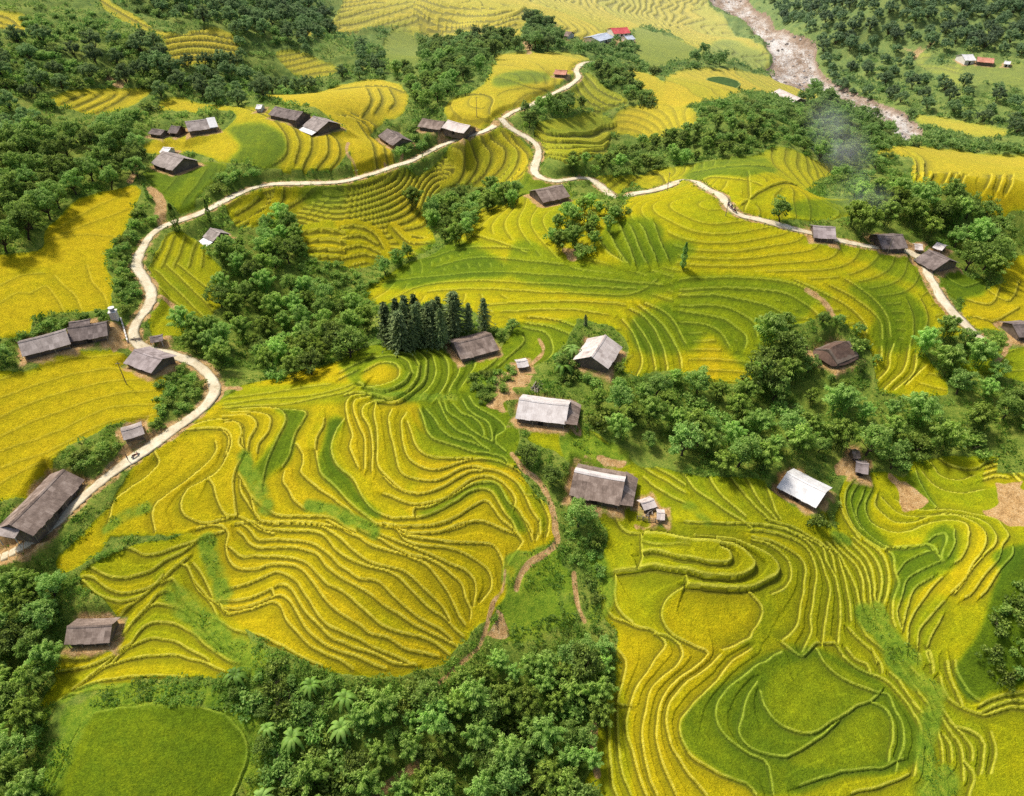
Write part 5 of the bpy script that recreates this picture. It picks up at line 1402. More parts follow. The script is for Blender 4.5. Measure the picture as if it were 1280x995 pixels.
# groves: kinds:share | spacing m | height range | label | group | outline of the crowns
GROVES = """
bamboo_clump:.72 broadleaf_tree:.16 bush:.12 | 2.9 | 3.8 8.5 | feathery green {k} in the big thicket at the bottom centre | thicket at the bottom centre | P 440 900 480 880 500 885 520 862 545 870 560 850 600 835 640 815 680 812 720 792 765 800 770 860 750 930 742 1060 340 1060 360 1000 390 950
bush:.7 banana_plant:.08 broadleaf_tree:.22 | 2.3 | 1.8 4.2 | low leafy {k} on the weedy bank behind the bottom centre thicket | weedy bank at the bottom | P 280 850 320 832 360 838 420 855 470 862 500 858 525 848 515 880 460 895 400 940 370 1000 350 1060 305 1060 335 950 318 900
bamboo_clump:.6 broadleaf_tree:.4 | 3.4 | 5 8.5 | bright green {k} crowded in the bottom left corner | trees in the bottom left corner | P -170 715 0 712 50 715 75 740 62 770 62 800 68 830 50 880 40 930 45 1000 40 1080 -170 1080
bamboo_clump:.6 broadleaf_tree:.25 bush:.15 | 4.0 | 4 9 | blue-green {k} in the ravine right of the winding road | trees in the left ravine | P 278 300 296 290 315 320 345 345 380 362 410 372 440 370 463 400 455 428 425 440 395 455 345 465 312 445 300 420 278 395 272 360
bamboo_clump:1 | 3.0 | 6 8.5 | leafy {k} in the short hedge right beside the road bend | bamboo hedge by the road bend | P 224 400 240 398 262 410 285 425 284 455 262 448 236 430
conifer_tree:1 | 2.1 | 6.5 12.5 | dark {k} in the row of pointed trees behind the low brown barn | dark conifers behind the barn | P 482 412 505 398 530 395 560 392 590 394 596 410 560 414 500 420
bamboo_clump:.62 broadleaf_tree:.2 bush:.18 | 4.3 | 4 9.5 | rich green {k} in the long belt across the right of the valley | long green belt on the right | P 738 480 770 474 800 485 835 462 870 480 905 490 950 472 985 490 1040 488 1060 470 1090 510 1150 500 1190 515 1240 520 1230 545 1190 565 1160 575 1130 570 1110 590 1088 582 1075 550 1040 550 1000 568 965 590 930 592 890 582 850 560 800 552 755 535 742 510
broadleaf_tree:.8 bamboo_clump:.2 | 4.6 | 7 11 | dark tall {k} left of the thatched house | dark trees beside the thatched house | P 955 425 975 400 1000 395 1012 415 1010 450 1000 480 970 490 952 470
bush:.6 broadleaf_tree:.4 | 4 | 2.2 5.5 | {k} in the greenery around the thatched house | greenery around the thatched house | P 1010 380 1045 372 1062 395 1090 420 1100 445 1080 465 1050 475 1015 470 1008 440 1030 418
broadleaf_tree:.55 bamboo_clump:.45 | 4.5 | 5 8.5 | {k} on the shady slope at the right edge below the road bend | trees below the right road bend | P 1150 425 1175 405 1200 408 1220 420 1250 415 1262 440 1245 470 1270 490 1300 520 1300 545 1240 505 1200 480 1195 450 1165 445
broadleaf_tree:.7 bamboo_clump:.3 | 5.2 | 6 11 | {k} in the wooded hollow behind the roadside houses on the right | wooded hollow on the right | P 1050 265 1070 235 1100 230 1150 240 1200 245 1240 258 1250 300 1260 330 1230 345 1200 330 1190 305 1150 292 1100 285 1065 290 1055 280
broadleaf_tree:.5 bush:.5 | 5 | 3.5 8.5 | hazy green {k} on the slope with drifting smoke | slope with drifting smoke | P 990 175 1010 150 1030 128 1060 135 1100 150 1125 175 1110 195 1090 212 1060 225 1035 205 1010 190
bamboo_clump:.6 bush:.4 | 4.2 | 3.5 7 | {k} in the belt of shrubs between the mound and the broad hillock | belt of shrubs upper right centre | P 710 195 730 188 760 196 800 178 840 170 890 160 930 150 955 150 965 170 930 185 890 200 850 205 800 212 750 212 715 212
bush:.8 broadleaf_tree:.2 | 4.5 | 2 5 | {k} on the scrubby green knoll near the river | scrubby knoll near the river | P 870 140 920 128 970 125 1005 140 1010 165 980 178 960 160 930 148 880 152
bamboo_clump:.7 bush:.3 | 3.6 | 4 7 | dark {k} in the oval clump in the middle of the domed field | clump in the domed field | P 680 290 700 268 740 252 775 258 785 275 750 295 730 312 700 310
bamboo_clump:.8 broadleaf_tree:.2 | 4.0 | 4.5 8 | {k} in the strip of trees between the road terraces and the domed field | strip left of the domed field | P 530 262 560 248 590 238 620 228 645 235 640 248 600 258 585 285 565 300 548 285 535 275
broadleaf_tree:.5 bamboo_clump:.5 | 4.0 | 4 7.5 | {k} below the striped terraces near the ravine mouth | trees at the ravine mouth | P 480 318 500 308 525 312 530 330 500 338 480 335
broadleaf_tree:.7 bamboo_clump:.3 | 4.0 | 5 9 | {k} near the small grey hut below the road fork | trees by the grey hut | P 318 270 345 258 372 280 370 320 350 335 330 318 320 295
broadleaf_tree:1 | 5.2 | 6 10.5 | {k} in the dense forest on the left slope | forest on the left slope | P -170 200 0 180 30 150 60 160 110 165 150 150 170 160 180 190 165 220 130 235 90 255 50 285 0 315 -170 330
hill_tree:.75 bush:.25 | 6 | 3.5 7.5 | {k} on the wooded top left hillside | wooded top left hillside | P -170 60 0 50 50 40 100 60 130 50 160 60 190 75 205 95 170 105 110 105 60 120 40 150 0 170 -170 190
hill_tree:.85 bush:.15 | 5.5 | 4 8 | {k} in the dark wooded folds around the striped upper left terraces | wooded folds upper left | P 140 -30 240 -30 380 -40 390 0 430 10 410 40 380 60 360 60 330 40 300 45 300 80 310 95 260 95 210 100 190 70 150 50 130 40 190 40 250 30 290 40 220 20 170 5
hill_tree:.7 bush:.3 | 6 | 4 7.5 | {k} in the dark thicket behind the upper left houses | thicket behind the upper left houses | P 180 115 230 100 300 90 340 95 370 105 410 100 440 80 460 55 480 60 480 95 430 100 400 112 340 115 300 125 260 125 215 120 190 140 150 145
broadleaf_tree:.4 bamboo_clump:.6 | 5.0 | 5 8.5 | {k} in the diagonal dark wood left of the hilltop field | diagonal dark wood | P 480 92 505 88 530 60 545 50 580 45 640 40 655 62 610 66 600 80 575 98 555 115 540 130 520 120 495 105
broadleaf_tree:1 | 5 | 6 11 | {k} in the dark group left of the far village houses | dark group by the far village | P 660 20 680 18 695 40 705 55 690 68 665 66 658 45
bush:.6 broadleaf_tree:.4 | 6 | 3 6.5 | {k} among the far village houses | trees among the far village houses | P 720 60 745 52 790 50 815 62 800 85 830 90 790 85 760 75 735 70
bush:.4 bamboo_clump:.6 | 4.0 | 3 5.5 | {k} in the long diagonal hedge below the far road bend | long diagonal hedge | P 738 78 760 80 790 98 820 112 850 122 845 132 800 128 770 118 750 100
broadleaf_tree:.5 bamboo_clump:.5 | 4.4 | 4 7.5 | {k} in the dark clump between the two arms of the road | clump between the road arms | P 650 140 680 122 725 115 728 130 700 138 680 150 655 155
broadleaf_tree:.7 bush:.3 | 7 | 5 9 | bluish {k} on the spur by the river | bluish trees by the river | P 855 50 875 45 900 60 910 85 935 90 960 92 985 100 1030 98 1045 120 1020 130 990 112 950 97 905 88 870 80
hill_tree:1 | 7.5 | 5.5 10 | bluish {k} in the far forest beyond the river | far forest beyond the river | P 935 -40 1440 -40 1440 62 1300 66 1260 60 1200 55 1170 58 1130 45 1090 50 1080 55 1040 65 1020 55 1018 40 985 25
hill_tree:.8 bush:.2 | 8.5 | 4 8.5 | bluish {k} on the scrubby far bank of the river | scrubby far bank | P 1030 70 1060 55 1110 60 1140 65 1150 85 1180 98 1220 110 1440 120 1440 180 1270 160 1220 145 1150 140 1110 125 1060 105 1035 92
bush:.7 broadleaf_tree:.3 | 6 | 3 6.5 | {k} along the near river bank below the yellow shoulder | near river bank at the right | P 1125 168 1160 160 1210 172 1260 185 1440 195 1440 206 1280 200 1210 188 1150 180
bush:.8 broadleaf_tree:.2 | 3.0 | 2 4 | {k} between the long road and the yellow fan | scrub above the long road | P 270 218 300 210 345 214 400 216 430 214 470 210 500 195 500 170 520 160 560 162 540 180 490 205 420 222 330 230 290 240 270 245
bush:1 | 2.8 | 1.5 3 | {k} on the steep verge left of the winding road | verge of the winding road | P 150 300 172 255 188 270 195 290 170 330 172 370 160 400 150 385 145 345
bush:.96 banana_plant:.04 | 2.4 | 1.2 2.6 | {k} on the weedy bank between the golden field and the road | bank beside the golden field | P 205 460 235 455 250 480 235 505 205 520 185 540 195 500
bush:.97 banana_plant:.03 | 2.2 | 1.2 2.8 | {k} in the green tangle beside the big weathered barn | tangle beside the big barn | P 85 570 110 560 140 555 125 585 105 605 95 590
bush:1 | 2.5 | 1.2 2.5 | {k} in the hedge line above the double barn | hedge above the double barn | P 20 415 60 402 100 395 130 388 125 398 90 404 40 418
bush:.84 banana_plant:.16 | 2.4 | 1.5 3.6 | {k} in the garden around the pink-grey farmhouse | garden of the pink-grey farmhouse | P 700 440 715 432 728 470 745 468 775 470 778 440 760 462 735 475 705 472
bush:1 | 2.4 | 1.0 2.6 | {k} on the slope left of the orange yard | slope left of the orange yard | P 592 470 625 455 645 462 635 490 605 500 585 480
bush:1 | 2.6 | 1.0 2.2 | {k} on the weedy strip beside the dirt trail | weedy strip beside the trail | P 715 660 750 668 758 720 745 760 722 720
bush:.8 banana_plant:.2 | 2.6 | 1.5 3.5 | {k} in the garden clump at the right frame edge | garden at the right edge | P 1245 770 1265 730 1310 720 1310 860 1262 842 1242 815
bush:1 | 5 | 1.5 3.5 | {k} on the open grassy slope in the upper left | open slope upper left | P 30 20 120 10 130 40 60 50 110 95 180 110 160 120 90 125 60 90 20 110 20 60
bush:1 | 3 | 1.2 2.6 | {k} scattered in the green dip beside the striped terraces | green dip upper left centre | P 370 300 400 320 450 345 470 350 460 370 430 360 390 350 375 330
bush:1 | 5 | 2 4 | {k} around the yellow shoulder at the right edge | bushes near the right shoulder | P 1120 210 1150 225 1200 240 1230 265 1200 262 1150 250 1110 240
"""
KW = {'bamboo_clump': 'bamboo clump', 'broadleaf_tree': 'broadleaf tree', 'hill_tree': 'forest tree', 'conifer_tree': 'conifer', 'bush': 'bush', 'banana_plant': 'banana plant'}
for row in GROVES.strip().splitlines():
    kinds, spc, hr_, label, group, s = [t.strip() for t in row.split('|')]
    kk = [(t.split(':')[0], float(t.split(':')[1])) for t in kinds.split()]; spc = float(spc); h0, h1 = [float(t) for t in hr_.split()]
    P, _ = pts(s); XY = ground(P, .5 * (h0 + h1) * .5)
    lo, hi = XY.min(0), XY.max(0); got = []; area = np.prod(hi - lo)
    for _ in range(int(min(9000, area / spc ** 2 * 10))):
        x, y = lo + rng.random(2) * (hi - lo)
        if not inside(XY, x, y): continue
        if got and np.min(np.hypot(*(np.array(got) - [x, y]).T)) < spc: continue
        if not clear(x, y, spc, y > 150 and 'domed' not in group): continue
        got.append((x, y))
    for x, y in got:
        u = rng.random(); k = kk[-1][0]; acc = 0
        for a, b in kk:
            acc += b
            if u < acc: k = a; break
        h = h0 + (h1 - h0) * rng.random() ** .8
        if k == 'bush': h = min(h, h0 + (h1 - h0) * .35, 3.4)
        if k == 'banana_plant': h = rng.uniform(2.6, 3.8)
        plant(k, x, y, h, label.replace('{k}', KW[k]), group + ', ' + KW[k], 1.25 if k == 'bush' else 1.0)

# single trees: kind px py(base) height label
SINGLES = """
column_tree 222 290 8.5 slender dark columnar tree left of the road fork, standing alone
column_tree 263 278 7.0 shorter leaning columnar tree right of the road fork
column_tree 853 336 7.5 slim dark columnar tree alone in the middle of the domed field
bamboo_clump 517 262 8.5 tall single bamboo clump above the striped terraces
bamboo_clump 716 216 6.5 rounded bamboo clump at the foot of the dark stepped mound
broadleaf_tree 975 278 7.5 round dark tree beside the white road at the foot of the green hillock
bamboo_clump 1078 300 10.5 big round bamboo clump overhanging the white road between two low houses
bamboo_clump 1178 470 9 broad dark clump with hanging tips beside the terraced slope
broadleaf_tree 659 582 5.6 dark round tree at the bend of the dirt trail
broadleaf_tree 690 605 4.8 smaller dark tree downhill of the trail-bend tree
broadleaf_tree 722 658 7.2 leafy tree covering the left corner of the brown patched farmhouse
bamboo_clump 345 326 8 tall bamboo clump standing above the ravine
conifer_tree 606 414 9.5 separate pointed conifer at the right end of the dark row
broadleaf_tree 640 413 3.5 small round tree right of the conifer row
conifer_tree 732 408 3.6 tiny conifer behind the pink-grey farmhouse
broadleaf_tree 700 462 4.5 leafy tree left of the pink-grey farmhouse
banana_plant 703 468 3.8 tall banana plant with drooping fronds beside the orange yard
bush 748 683 2.4 pale lime-green bush beside the trail
bush 1022 655 2.6 pale yellow-green bush at the gable of the white-roofed farmhouse
bush 620 420 2.6 pale creeper mound at the right end of the low brown barn
broadleaf_tree 8 455 5 dark round tree at the left end of the double barn
broadleaf_tree 1085 268 7 tall tree rising left of the wooded hollow
column_tree 185 248 4.5 small dark tree at the start of the side track
"""
for row in SINGLES.strip().splitlines():
    k, px, py, h, label = row.split(' ', 4); xy = ground([(float(px), float(py))], 0, H)[0]
    plant(k, xy[0], xy[1], float(h), label)

build_plants()
# ground cover: leafy tufts over every weedy slope, far too many to count
r = np.random.default_rng(99); cand = 90000
rr = r.integers(60, NR - 120, cand); cc = r.integers(2, NC - 2, cand)
w = ((RICE[rr, cc] < .5) | ((WEED[rr, cc] > .75) & (r.random(cand) < .3))) & (DIRT[rr, cc] < .35) & (~RIVER[rr, cc]) & (ROADW[rr, cc] < .8)
rr, cc = rr[w], cc[w]
pc = vnoise(GX[rr, cc] / 5, GY[rr, cc] / 5, 77); keep = (pc > .38) & (r.random(len(pc)) < .85); rr, cc = rr[keep][:26000], cc[keep][:26000]
vg = []
for _, w_, L_, z_ in roads:                                     # grass creeping over the road verges
    T_ = np.gradient(L_, axis=0); T_ /= np.linalg.norm(T_, axis=1)[:, None] + 1e-9
    for q in range(3):
        sd_ = r.choice([-1, 1], len(L_)) * r.uniform(.5, .95, len(L_)) * w_; kp_ = r.random(len(L_)) < .6
        vg.append((L_ + np.stack([-T_[:, 1], T_[:, 0]], 1) * sd_[:, None] + r.normal(0, .2, L_.shape))[kp_])
vg = np.vstack(vg)
P0 = np.vstack([np.stack([GX[rr, cc], GY[rr, cc], H[rr, cc]], 1), np.column_stack([vg, lookup(H, vg[:, 0], vg[:, 1])])]); n = len(P0); vD = P0[:, 1] * cp + CAMH * sp; sc = np.clip(vD / 140, .85, 3.2) * r.uniform(.5, 1.3, n); sc[-len(vg):] = np.clip(sc[-len(vg):] * .55, .4, .9)
k = 14; base = np.repeat(P0, k, 0); s9 = np.repeat(sc, k)
cen = base + r.normal(0, 1, (n * k, 3)) * [.42, .42, .16] * s9[:, None] + np.array([0, 0, .28]) * s9[:, None]
ti = np.clip(.5 + np.repeat(vnoise(P0[:, 0] / 9, P0[:, 1] / 9, 5) - .5, k) * .9 + r.normal(0, .15, n * k), 0, 1)
me = leaf_mesh('undergrowth', M['weed'], cen, r.normal(0, 1, (n * k, 3)) + [0, 0, .9], .46 * s9, .22 * s9, ti, r)
tag(obj('undergrowth', me), 'tangled weeds and low scrub covering the banks between the fields', 'undergrowth', kind='stuff')

# thicker scrub on the open hillsides
cand = 90000; rr = r.integers(400, NR - 40, cand); cc = r.integers(2, NC - 2, cand)
wq = (RICE[rr, cc] < .3) & (DIRT[rr, cc] < .2) & (~RIVER[rr, cc]) & (ROADW[rr, cc] < .01) & (GY[rr, cc] < 900)
rr, cc = rr[wq], cc[wq]; pc = vnoise(GX[rr, cc] / 16, GY[rr, cc] / 16, 78) * .6 + vnoise(GX[rr, cc] / 5, GY[rr, cc] / 5, 79) * .4
kp = pc > .43; rr, cc = rr[kp][:9500], cc[kp][:9500]; n = len(rr); P0 = np.stack([GX[rr, cc], GY[rr, cc], H[rr, cc]], 1)
okp = np.array([clear(p[0], p[1], 2.0) for p in P0]); P0 = P0[okp]; n = len(P0)
sz = r.uniform(.7, 1.5, n) * np.clip(P0[:, 1] / 190, .7, 2.0); k = 46
o = unit(r.normal(size=(n * k, 3))) * r.uniform(.35, 1, (n * k, 1)) ** .5; o[:, 2] = np.abs(o[:, 2]); s_ = np.repeat(sz, k)[:, None]
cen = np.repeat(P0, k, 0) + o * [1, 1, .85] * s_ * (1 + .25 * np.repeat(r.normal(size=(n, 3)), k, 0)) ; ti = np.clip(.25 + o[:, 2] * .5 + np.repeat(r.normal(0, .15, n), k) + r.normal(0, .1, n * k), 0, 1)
tag(obj('scrub', leaf_mesh('scrub', M['bush'], cen, o + [0, 0, .3], .42 * s_[:, 0], .26 * s_[:, 0], ti, r)), 'rounded wild scrub crowding the unfarmed slopes', 'scrub', kind='stuff')

# boulders in the river bed
mb = MB(); rr, cc = np.nonzero(RIVER); r2 = random.Random(5)
for _ in range(150):
    i = r2.randrange(len(rr)); x, y, z = GX[rr[i], cc[i]], GY[rr[i], cc[i]], H[rr[i], cc[i]]; s = r2.uniform(.4, 1.3) * (1.6 if r2.random() < .1 else 1)
    V = []; ph = [r2.uniform(.7, 1.2) for _ in range(14)]
    for j, (zz, q) in enumerate(((-.4, .7), (.15, 1.0), (.55, .62))):
        for a in range(6): V.append((x + s * q * math.cos(a * 1.047 + j * .3) * ph[a], y + s * q * math.sin(a * 1.047 + j * .3) * ph[(a + 3) % 14], z + s * zz * ph[a + 6]))
    V.append((x, y, z + s * .72))
    mb.add(V, [(j * 6 + a, j * 6 + (a + 1) % 6, (j + 1) * 6 + (a + 1) % 6, (j + 1) * 6 + a) for j in range(2) for a in range(6)] + [(12 + a, 12 + (a + 1) % 6, 18) for a in range(6)])
tag(mb.build('river_boulders', M['stone']), 'pale boulders strewn along the river bed', 'boulders', kind='stuff')
# ------------------------------------------------------------------ small things
def at(px, py, dz=0.0):
    x, y = ground([(px, py)], dz, H)[0]; return float(x), float(y), gz(x, y)
# concrete water tower with a tank beside the dark brown barn
x, y, z = at(144, 398); wt = empty('water_tower', (x, y, z), .2, 'white masonry water tower with a round tank, by the end of the dark barn', 'water tower')
mb = MB(); mb.box(-.75, .75, -.75, .75, -.5, 1.9, .6); mb.box(-.9, .9, -.9, .9, 1.9, 2.05, .8); mb.build('base', M['wall_pale'], wt)
mb = MB(); mb.tube([(0, 0, 2.05), (0, 0, 2.9)], .55, 14); mb.build('tank', M['metal'], wt)
mb = MB(); mb.tube([(0, 0, 2.9), (0, 0, 3.02), (0, 0, 3.08)], [.72, .72, .2], 14); mb.build('lid', M['roof_bright'], wt)
# pale retaining wall running down from the tower
a = at(151, 398); b = at(160, 428); mb = MB(); L = math.hypot(b[0] - a[0], b[1] - a[1]); n_ = 7
w_ = empty('garden_wall', a, math.atan2(b[1] - a[1], b[0] - a[0]), 'narrow pale wall running down from the water tower to the yard', 'wall')
for i in range(n_):
    zz = gz(a[0] + (b[0] - a[0]) * (i + .5) / n_, a[1] + (b[1] - a[1]) * (i + .5) / n_) - a[2]; mb.box(i * L / n_, (i + 1) * L / n_, -.15, .15, zz - .8, zz + .65)
mb.build('masonry', M['wall_pale'], w_)
# bamboo fence below the patched farmhouse
a = at(796, 650); b = at(826, 656); L = math.hypot(b[0] - a[0], b[1] - a[1])
fn_ = empty('bamboo_fence', a, math.atan2(b[1] - a[1], b[0] - a[0]), 'low grey bamboo fence in front of the two tiny sheds', 'fence')
def fz(u): return gz(a[0] + (b[0] - a[0]) * u / L, a[1] + (b[1] - a[1]) * u / L) - a[2]
for i in range(5):
    mb = MB(); u = i * L / 4; mb.tube([(u, 0, fz(u) - .4), (u, 0, fz(u) + 1.3)], .07, 6); mb.build('post', M['post'], fn_)
for h_ in (.45, .95):
    mb = MB(); mb.tube([(i * L / 6, .08, fz(i * L / 6) + h_) for i in range(7)], .045, 5); mb.build('rail', M['post'], fn_)
mb = MB()
for i in range(30):
    u = L * (i + .5) / 30; mb.tube([(u, .14, fz(u) - .2), (u + random.uniform(-.06, .06), .14, fz(u) + random.uniform(.9, 1.25))], .028, 5)
mb.build('pickets', M['post'], fn_)
# heaps of old boards and firewood in the yards
def board_heap(px, py, n_, ln, label):
    x, y, z = at(px, py); p = empty('board_heap', (x, y, z), random.uniform(0, 3), label, 'board pile')
    mb = MB()
    for i in range(n_):
        a_ = random.gauss(0, .5); l_ = ln * random.uniform(.5, 1); cx_, cy_ = random.gauss(0, .55), random.gauss(0, .45); zz = .05 + .5 * random.random(); dx, dy = math.cos(a_) * l_ / 2, math.sin(a_) * l_ / 2
        mb.slab((cx_ - dx - dy * .08, cy_ - dy + dx * .08, zz), (cx_ - dx + dy * .08, cy_ - dy - dx * .08, zz), (cx_ + dx + dy * .08, cy_ + dy - dx * .08, zz + random.uniform(-.25, .25)), (cx_ + dx - dy * .08, cy_ + dy + dx * .08, zz + random.uniform(-.25, .25)), .06)
    mb.build('boards', M['post'], p)
    mb = MB()
    for i in range(8): a_ = random.uniform(0, 6.28); mb.tube([(math.cos(a_) * .9, math.sin(a_) * .8, .1), (math.cos(a_) * .9 + random.uniform(-.6, .6), math.sin(a_) * .8 + .5, .25)], .09, 6)
    mb.build('logs', M['bark'], p)
board_heap(812, 640, 16, 2.6, 'heap of grey boards between the tiny sheds beside the patched farmhouse')
board_heap(672, 484, 16, 3.0, 'dark heap of timber at the back of the long pale-roofed farmhouse')
board_heap(728, 455, 12, 2.4, 'small heap of boards left of the pink-grey farmhouse')
board_heap(172, 424, 9, 2.0, 'pile of firewood at the foot of the small open shelter')
# timber poles beside the roads
POLES = [(596, 146, 7, 'thin wooden pole in the hilltop field just above the road fork'), (834, 239, 6, 'thin pole at the left rim of the domed field'),
         (907, 270, 5, 'short brown pole at the outer edge of the white road bend'), (158, 480, 6, 'faint thin pole in the golden field on the left'),
         (1109, 318, 5, 'thin pole in the green verge below the white road')]
for px, py, h_, lab in POLES:
    x, y, z = at(px, py); p = empty('utility_pole', (x, y, z), random.random(), lab, 'pole')
    mb = MB(); mb.tube([(0, 0, -.6), (0, 0, h_)], [.11, .07], 8); mb.build('shaft', M['post'], p)
    mb = MB(); mb.box(-.5, .5, -.05, .05, h_ - .5, h_ - .4); mb.build('crossarm', M['post'], p)
# dark oval pond in the far yellow field
def pond(px, py, rx, ry, label):
    x, y, z = at(px, py); V = [(0, 0, 0)]; Fs = []; n_ = 40; T = []
    for i in range(n_): V.append((rx * math.cos(6.2832 * i / n_) * (1 + .05 * math.sin(i)), ry * math.sin(6.2832 * i / n_), 0))
    mb = MB(); top = [(0, 0, .5)]; mb.add([(vx, vy, .45) for vx, vy, _ in V[1:]], [tuple(range(n_))], .5)
    p = empty('pond', (x, y, z), 0, label, 'pond'); mb.build('water', M['water'], p)
    rb = MB(); R = [(v[0] * 1.06, v[1] * 1.06) for v in V[1:]]
    rb.add([(q[0], q[1], -.6) for q in R] + [(q[0], q[1], .6) for q in R] + [(v[0] * .98, v[1] * .98, .6) for v in V[1:]] + [(v[0] * .98, v[1] * .98, .3) for v in V[1:]],
           [(k * n_ + i, k * n_ + (i + 1) % n_, (k + 1) * n_ + (i + 1) % n_, (k + 1) * n_ + i) for k in range(3) for i in range(n_)])
    rb.build('bank', M['bush'], p)
pond(903, 105, 8, 11, 'dark green oval pond in the yellow field near the river')

# people and motorbikes
def figure(name, parent, V, E, R, m, sub=2):
    me = bpy.data.meshes.new(name); me.from_pydata(V, E, []); me.update(); o = obj(name, me, parent)
    md = o.modifiers.new('skin', 'SKIN'); md.use_smooth_shade = True
    for i, rr_ in enumerate(R): me.skin_vertices[0].data[i].radius = (rr_, rr_)
    me.skin_vertices[0].data[0].use_root = True
    sb = o.modifiers.new('sub', 'SUBSURF'); sb.levels = 1; sb.render_levels = sub; me.materials.append(m); return o
def person(loc, rz, label, sit=False, z0=0.0):
    p = empty('person', loc, rz, label, 'person')
    hz = .62 if sit else .92
    if sit: legs = [(.0, .1, hz), (.38, .2, hz - .02), (.30, .22, .2), (.44, .22, .14)]
    else: legs = [(.0, .1, hz - .04), (.03, .11, .5), (.0, .12, .08), (.13, .13, .04)]
    V = [(0, 0, hz), (0, 0, hz + .25), (.02, 0, hz + .48), (.04, 0, hz + .58), (.05, 0, hz + .68), (.05, 0, hz + .80)]; R = [.13, .12, .14, .05, .09, .08]; E = [(i, i + 1) for i in range(5)]
    for s in (-1, 1):
        k = len(V); V += [(a_, b_ * s, c_) for a_, b_, c_ in legs]; R += [.085, .06, .045, .035]; E += [(0, k), (k, k + 1), (k + 1, k + 2), (k + 2, k + 3)]
        k = len(V); arm = [(.02, .19, hz + .46), (.16, .24, hz + .2), (.42, .26, hz + .22), (.50, .26, hz + .22)] if sit else [(.02, .19, hz + .46), (.02, .24, hz + .18), (.08, .24, hz - .06), (.09, .24, hz - .14)]
        V += [(a_, b_ * s, c_) for a_, b_, c_ in arm]; R += [.055, .042, .034, .03]; E += [(2, k), (k, k + 1), (k + 1, k + 2), (k + 2, k + 3)]
    figure('body', p, V, E, R, M['shirt'])
    figure('head', p, [(.05, 0, hz + .66), (.06, 0, hz + .76), (.05, 0, hz + .84)], [(0, 1), (1, 2)], [.085, .1, .07], M['skin'])
    figure('hair', p, [(.03, 0, hz + .76), (.03, 0, hz + .87)], [(0, 1)], [.1, .08], M['hair'])
    return p
def motorbike(loc, rz, label, group=None):
    b = empty('motorbike', loc, rz, label, 'motorbike', group)
    for xw in (-.62, .62):
        mb = MB(); mb.torus((xw, 0, .3), .25, .05); wl = mb.build('wheel', M['rubber'], b, True)
        mb = MB(); mb.tube([(xw, -.04, .3), (xw, .04, .3)], .17, 12); mb.build('rim', M['metal'], wl)
    mb = MB(); mb.hexa([(-.55, -.1, .42), (.3, -.09, .35), (.3, .09, .35), (-.55, .1, .42), (-.6, -.12, .68), (.25, -.1, .62), (.25, .1, .62), (-.6, .12, .68)], .5)
    mb.hexa([(.25, -.12, .35), (.5, -.05, .5), (.5, .05, .5), (.25, .12, .35), (.38, -.16, .9), (.5, -.1, .95), (.5, .1, .95), (.38, .16, .9)], .6); mb.build('body', M['paint_red'], b)
    mb = MB(); mb.hexa([(-.62, -.12, .69), (.15, -.1, .66), (.15, .1, .66), (-.62, .12, .69), (-.6, -.1, .79), (.12, -.08, .76), (.12, .08, .76), (-.6, .1, .79)], .5); mb.build('seat', M['rubber'], b)
    mb = MB(); mb.tube([(.62, 0, .3), (.45, 0, .98)], .035, 6); mb.tube([(.40, -.32, 1.02), (.46, 0, .98), (.40, .32, 1.02)], .02, 6); mb.build('handlebar', M['metal'], b)
    mb = MB(); mb.tube([(.5, 0, .86), (.56, 0, .86)], [.08, .07], 10); mb.build('headlight', M['roof_bright'], b)
    mb = MB(); mb.tube([(-.1, -.14, .3), (-.8, -.16, .4)], [.04, .06], 8); mb.build('exhaust', M['metal'], b)
    return b
def on_road(px, py):
    x, y = ground([(px, py)], .05, H)[0]; L = roadpts; i = int(np.argmin(np.hypot(L[:, 0] - x, L[:, 1] - y))); j = min(i + 2, len(L) - 1); i2 = max(0, i - 2)
    rz = math.atan2(L[j, 1] - L[i2, 1], L[j, 0] - L[i2, 0]); zz = np.concatenate([q for _, _, _, q in roads])[i] + .07
    return x, y, float(zz), rz
x, y, z, rz = on_road(170, 571)
motorbike((x, y, z), rz, 'reddish-brown motorbike standing on the narrow road beside the golden terraces')
x2, y2 = x - 1.6 * math.cos(rz), y - 1.6 * math.sin(rz)
person((x2, y2, z), rz, 'person in dark clothes standing on the road behind the parked motorbike')
for i, (px, py, w_) in enumerate(((910.5, 258.5, 'uppermost'), (914, 262, 'middle'), (918, 266, 'lowest'))):
    x, y, z, rz = on_road(px, py)
    motorbike((x, y, z), rz, f'small dark motorbike on the white road bend, {w_} of the three')
    person((x - .12 * math.cos(rz), y - .12 * math.sin(rz), z + .12), rz, f'tiny rider in dark clothes on the {w_} motorbike of the white road bend', True)

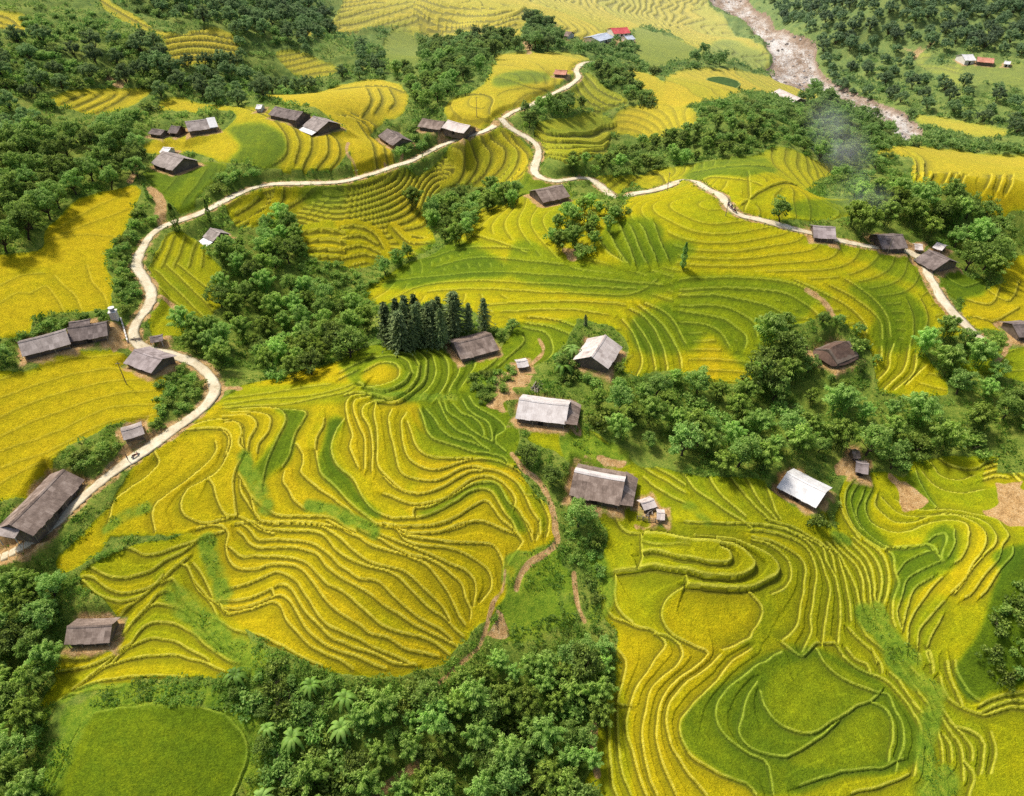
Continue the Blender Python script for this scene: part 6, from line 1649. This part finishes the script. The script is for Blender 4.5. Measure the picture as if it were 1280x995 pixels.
# drifting wood smoke over the wooded slope
def smoke(px, py, dz, size, dens, label, rot):
    x, y = ground([(px, py)], dz, H)[0]; z = gz(x, y) + dz
    nu, nv = 24, 14; V = []; rs = random.Random(px)
    for j in range(nv + 1):
        for i in range(nu):
            th = math.pi * j / nv; ph = 2 * math.pi * i / nu; k = 1 + .12 * math.sin(3 * ph + 2 * th)
            V.append((size[0] * k * math.sin(th) * math.cos(ph), size[1] * k * math.sin(th) * math.sin(ph), size[2] * k * math.cos(th)))
    mb = MB(); mb.add(V, [(j * nu + i, j * nu + (i + 1) % nu, (j + 1) * nu + (i + 1) % nu, (j + 1) * nu + i)[::-1] for j in range(nv) for i in range(nu)], .5)
    m = mat('wood_smoke'); t = NT(m); tc = t.n('ShaderNodeTexCoord').outputs['Object']
    mp = t.n('ShaderNodeMapping'); mp.inputs['Scale'].default_value = tuple(1 / s_ for s_ in size); t.l(tc, mp.inputs[0])
    ln = t.n('ShaderNodeVectorMath', operation='LENGTH'); t.l(mp.outputs[0], ln.inputs[0])
    nz = t.noise(.09, 4, tc, .6); fall = t.rng(ln.outputs[1], 1.0, .15, 0, 1, True)
    vs = t.n('ShaderNodeVolumeScatter'); vs.inputs['Color'].default_value = (.90, .94, 1.0, 1); vs.inputs['Anisotropy'].default_value = .2
    t.l(t.math('MULTIPLY', t.math('MULTIPLY', fall, t.rng(nz, .35, .7)), dens), vs.inputs['Density'])
    o = t.n('ShaderNodeOutputMaterial'); t.l(vs.outputs[0], o.inputs['Volume'])
    ob = mb.build('smoke', m); ob.location = (x, y, z); ob.rotation_euler = rot
    tag(ob, label, 'smoke'); return ob
smoke(1045, 180, 9, (11, 30, 14), .035, 'thin bluish wood smoke drifting up the wooded slope toward the river', (.25, 0, .15))
smoke(1075, 245, 6, (11, 12, 6), .028, 'low blue smoke hanging over the trees behind the green hillock', (0, 0, .2))

# ------------------------------------------------------------------ light, sky, camera
SUN_EL, SUN_AZ = math.radians(57), math.radians(-52)          # azimuth measured from +Y towards +X
sd = Vector((math.sin(SUN_AZ) * math.cos(SUN_EL), math.cos(SUN_AZ) * math.cos(SUN_EL), math.sin(SUN_EL)))
su = bpy.data.lights.new('sun', 'SUN'); su.energy = 4.25; su.angle = math.radians(8); su.color = (1, .96, .88)
so = bpy.data.objects.new('sun', su); C.objects.link(so); so.rotation_euler = (-sd).to_track_quat('-Z', 'Y').to_euler(); so.location = (0, 0, 300)
w = bpy.data.worlds.new('World'); bpy.context.scene.world = w; w.use_nodes = True; nt = w.node_tree; nt.nodes.clear()
sk = nt.nodes.new('ShaderNodeTexSky'); sk.sky_type = 'NISHITA'; sk.sun_disc = False; sk.sun_elevation = SUN_EL; sk.sun_rotation = SUN_AZ; sk.dust_density = 4
bg = nt.nodes.new('ShaderNodeBackground'); bg.inputs[1].default_value = .15; ow = nt.nodes.new('ShaderNodeOutputWorld')
nt.links.new(sk.outputs[0], bg.inputs[0]); nt.links.new(bg.outputs[0], ow.inputs[0])
cd = bpy.data.cameras.new('camera'); cd.sensor_width = 36; cd.lens = 36 * F / 1280; cd.clip_start = .5; cd.clip_end = 9000
co = bpy.data.objects.new('camera', cd); C.objects.link(co); co.location = (0, 0, CAMH); co.rotation_euler = (math.pi / 2 - PITCH, 0, 0)
sc = bpy.context.scene; sc.camera = co
sc.view_settings.view_transform = 'Standard'; sc.view_settings.look = 'None'; sc.view_settings.exposure = 0; sc.view_settings.gamma = 1
sc.cycles.max_bounces = 5; sc.cycles.diffuse_bounces = 3; sc.cycles.transparent_max_bounces = 8; sc.cycles.volume_bounces = 1
sc.cycles.use_denoising = False
print('PLANTS', COUNT)
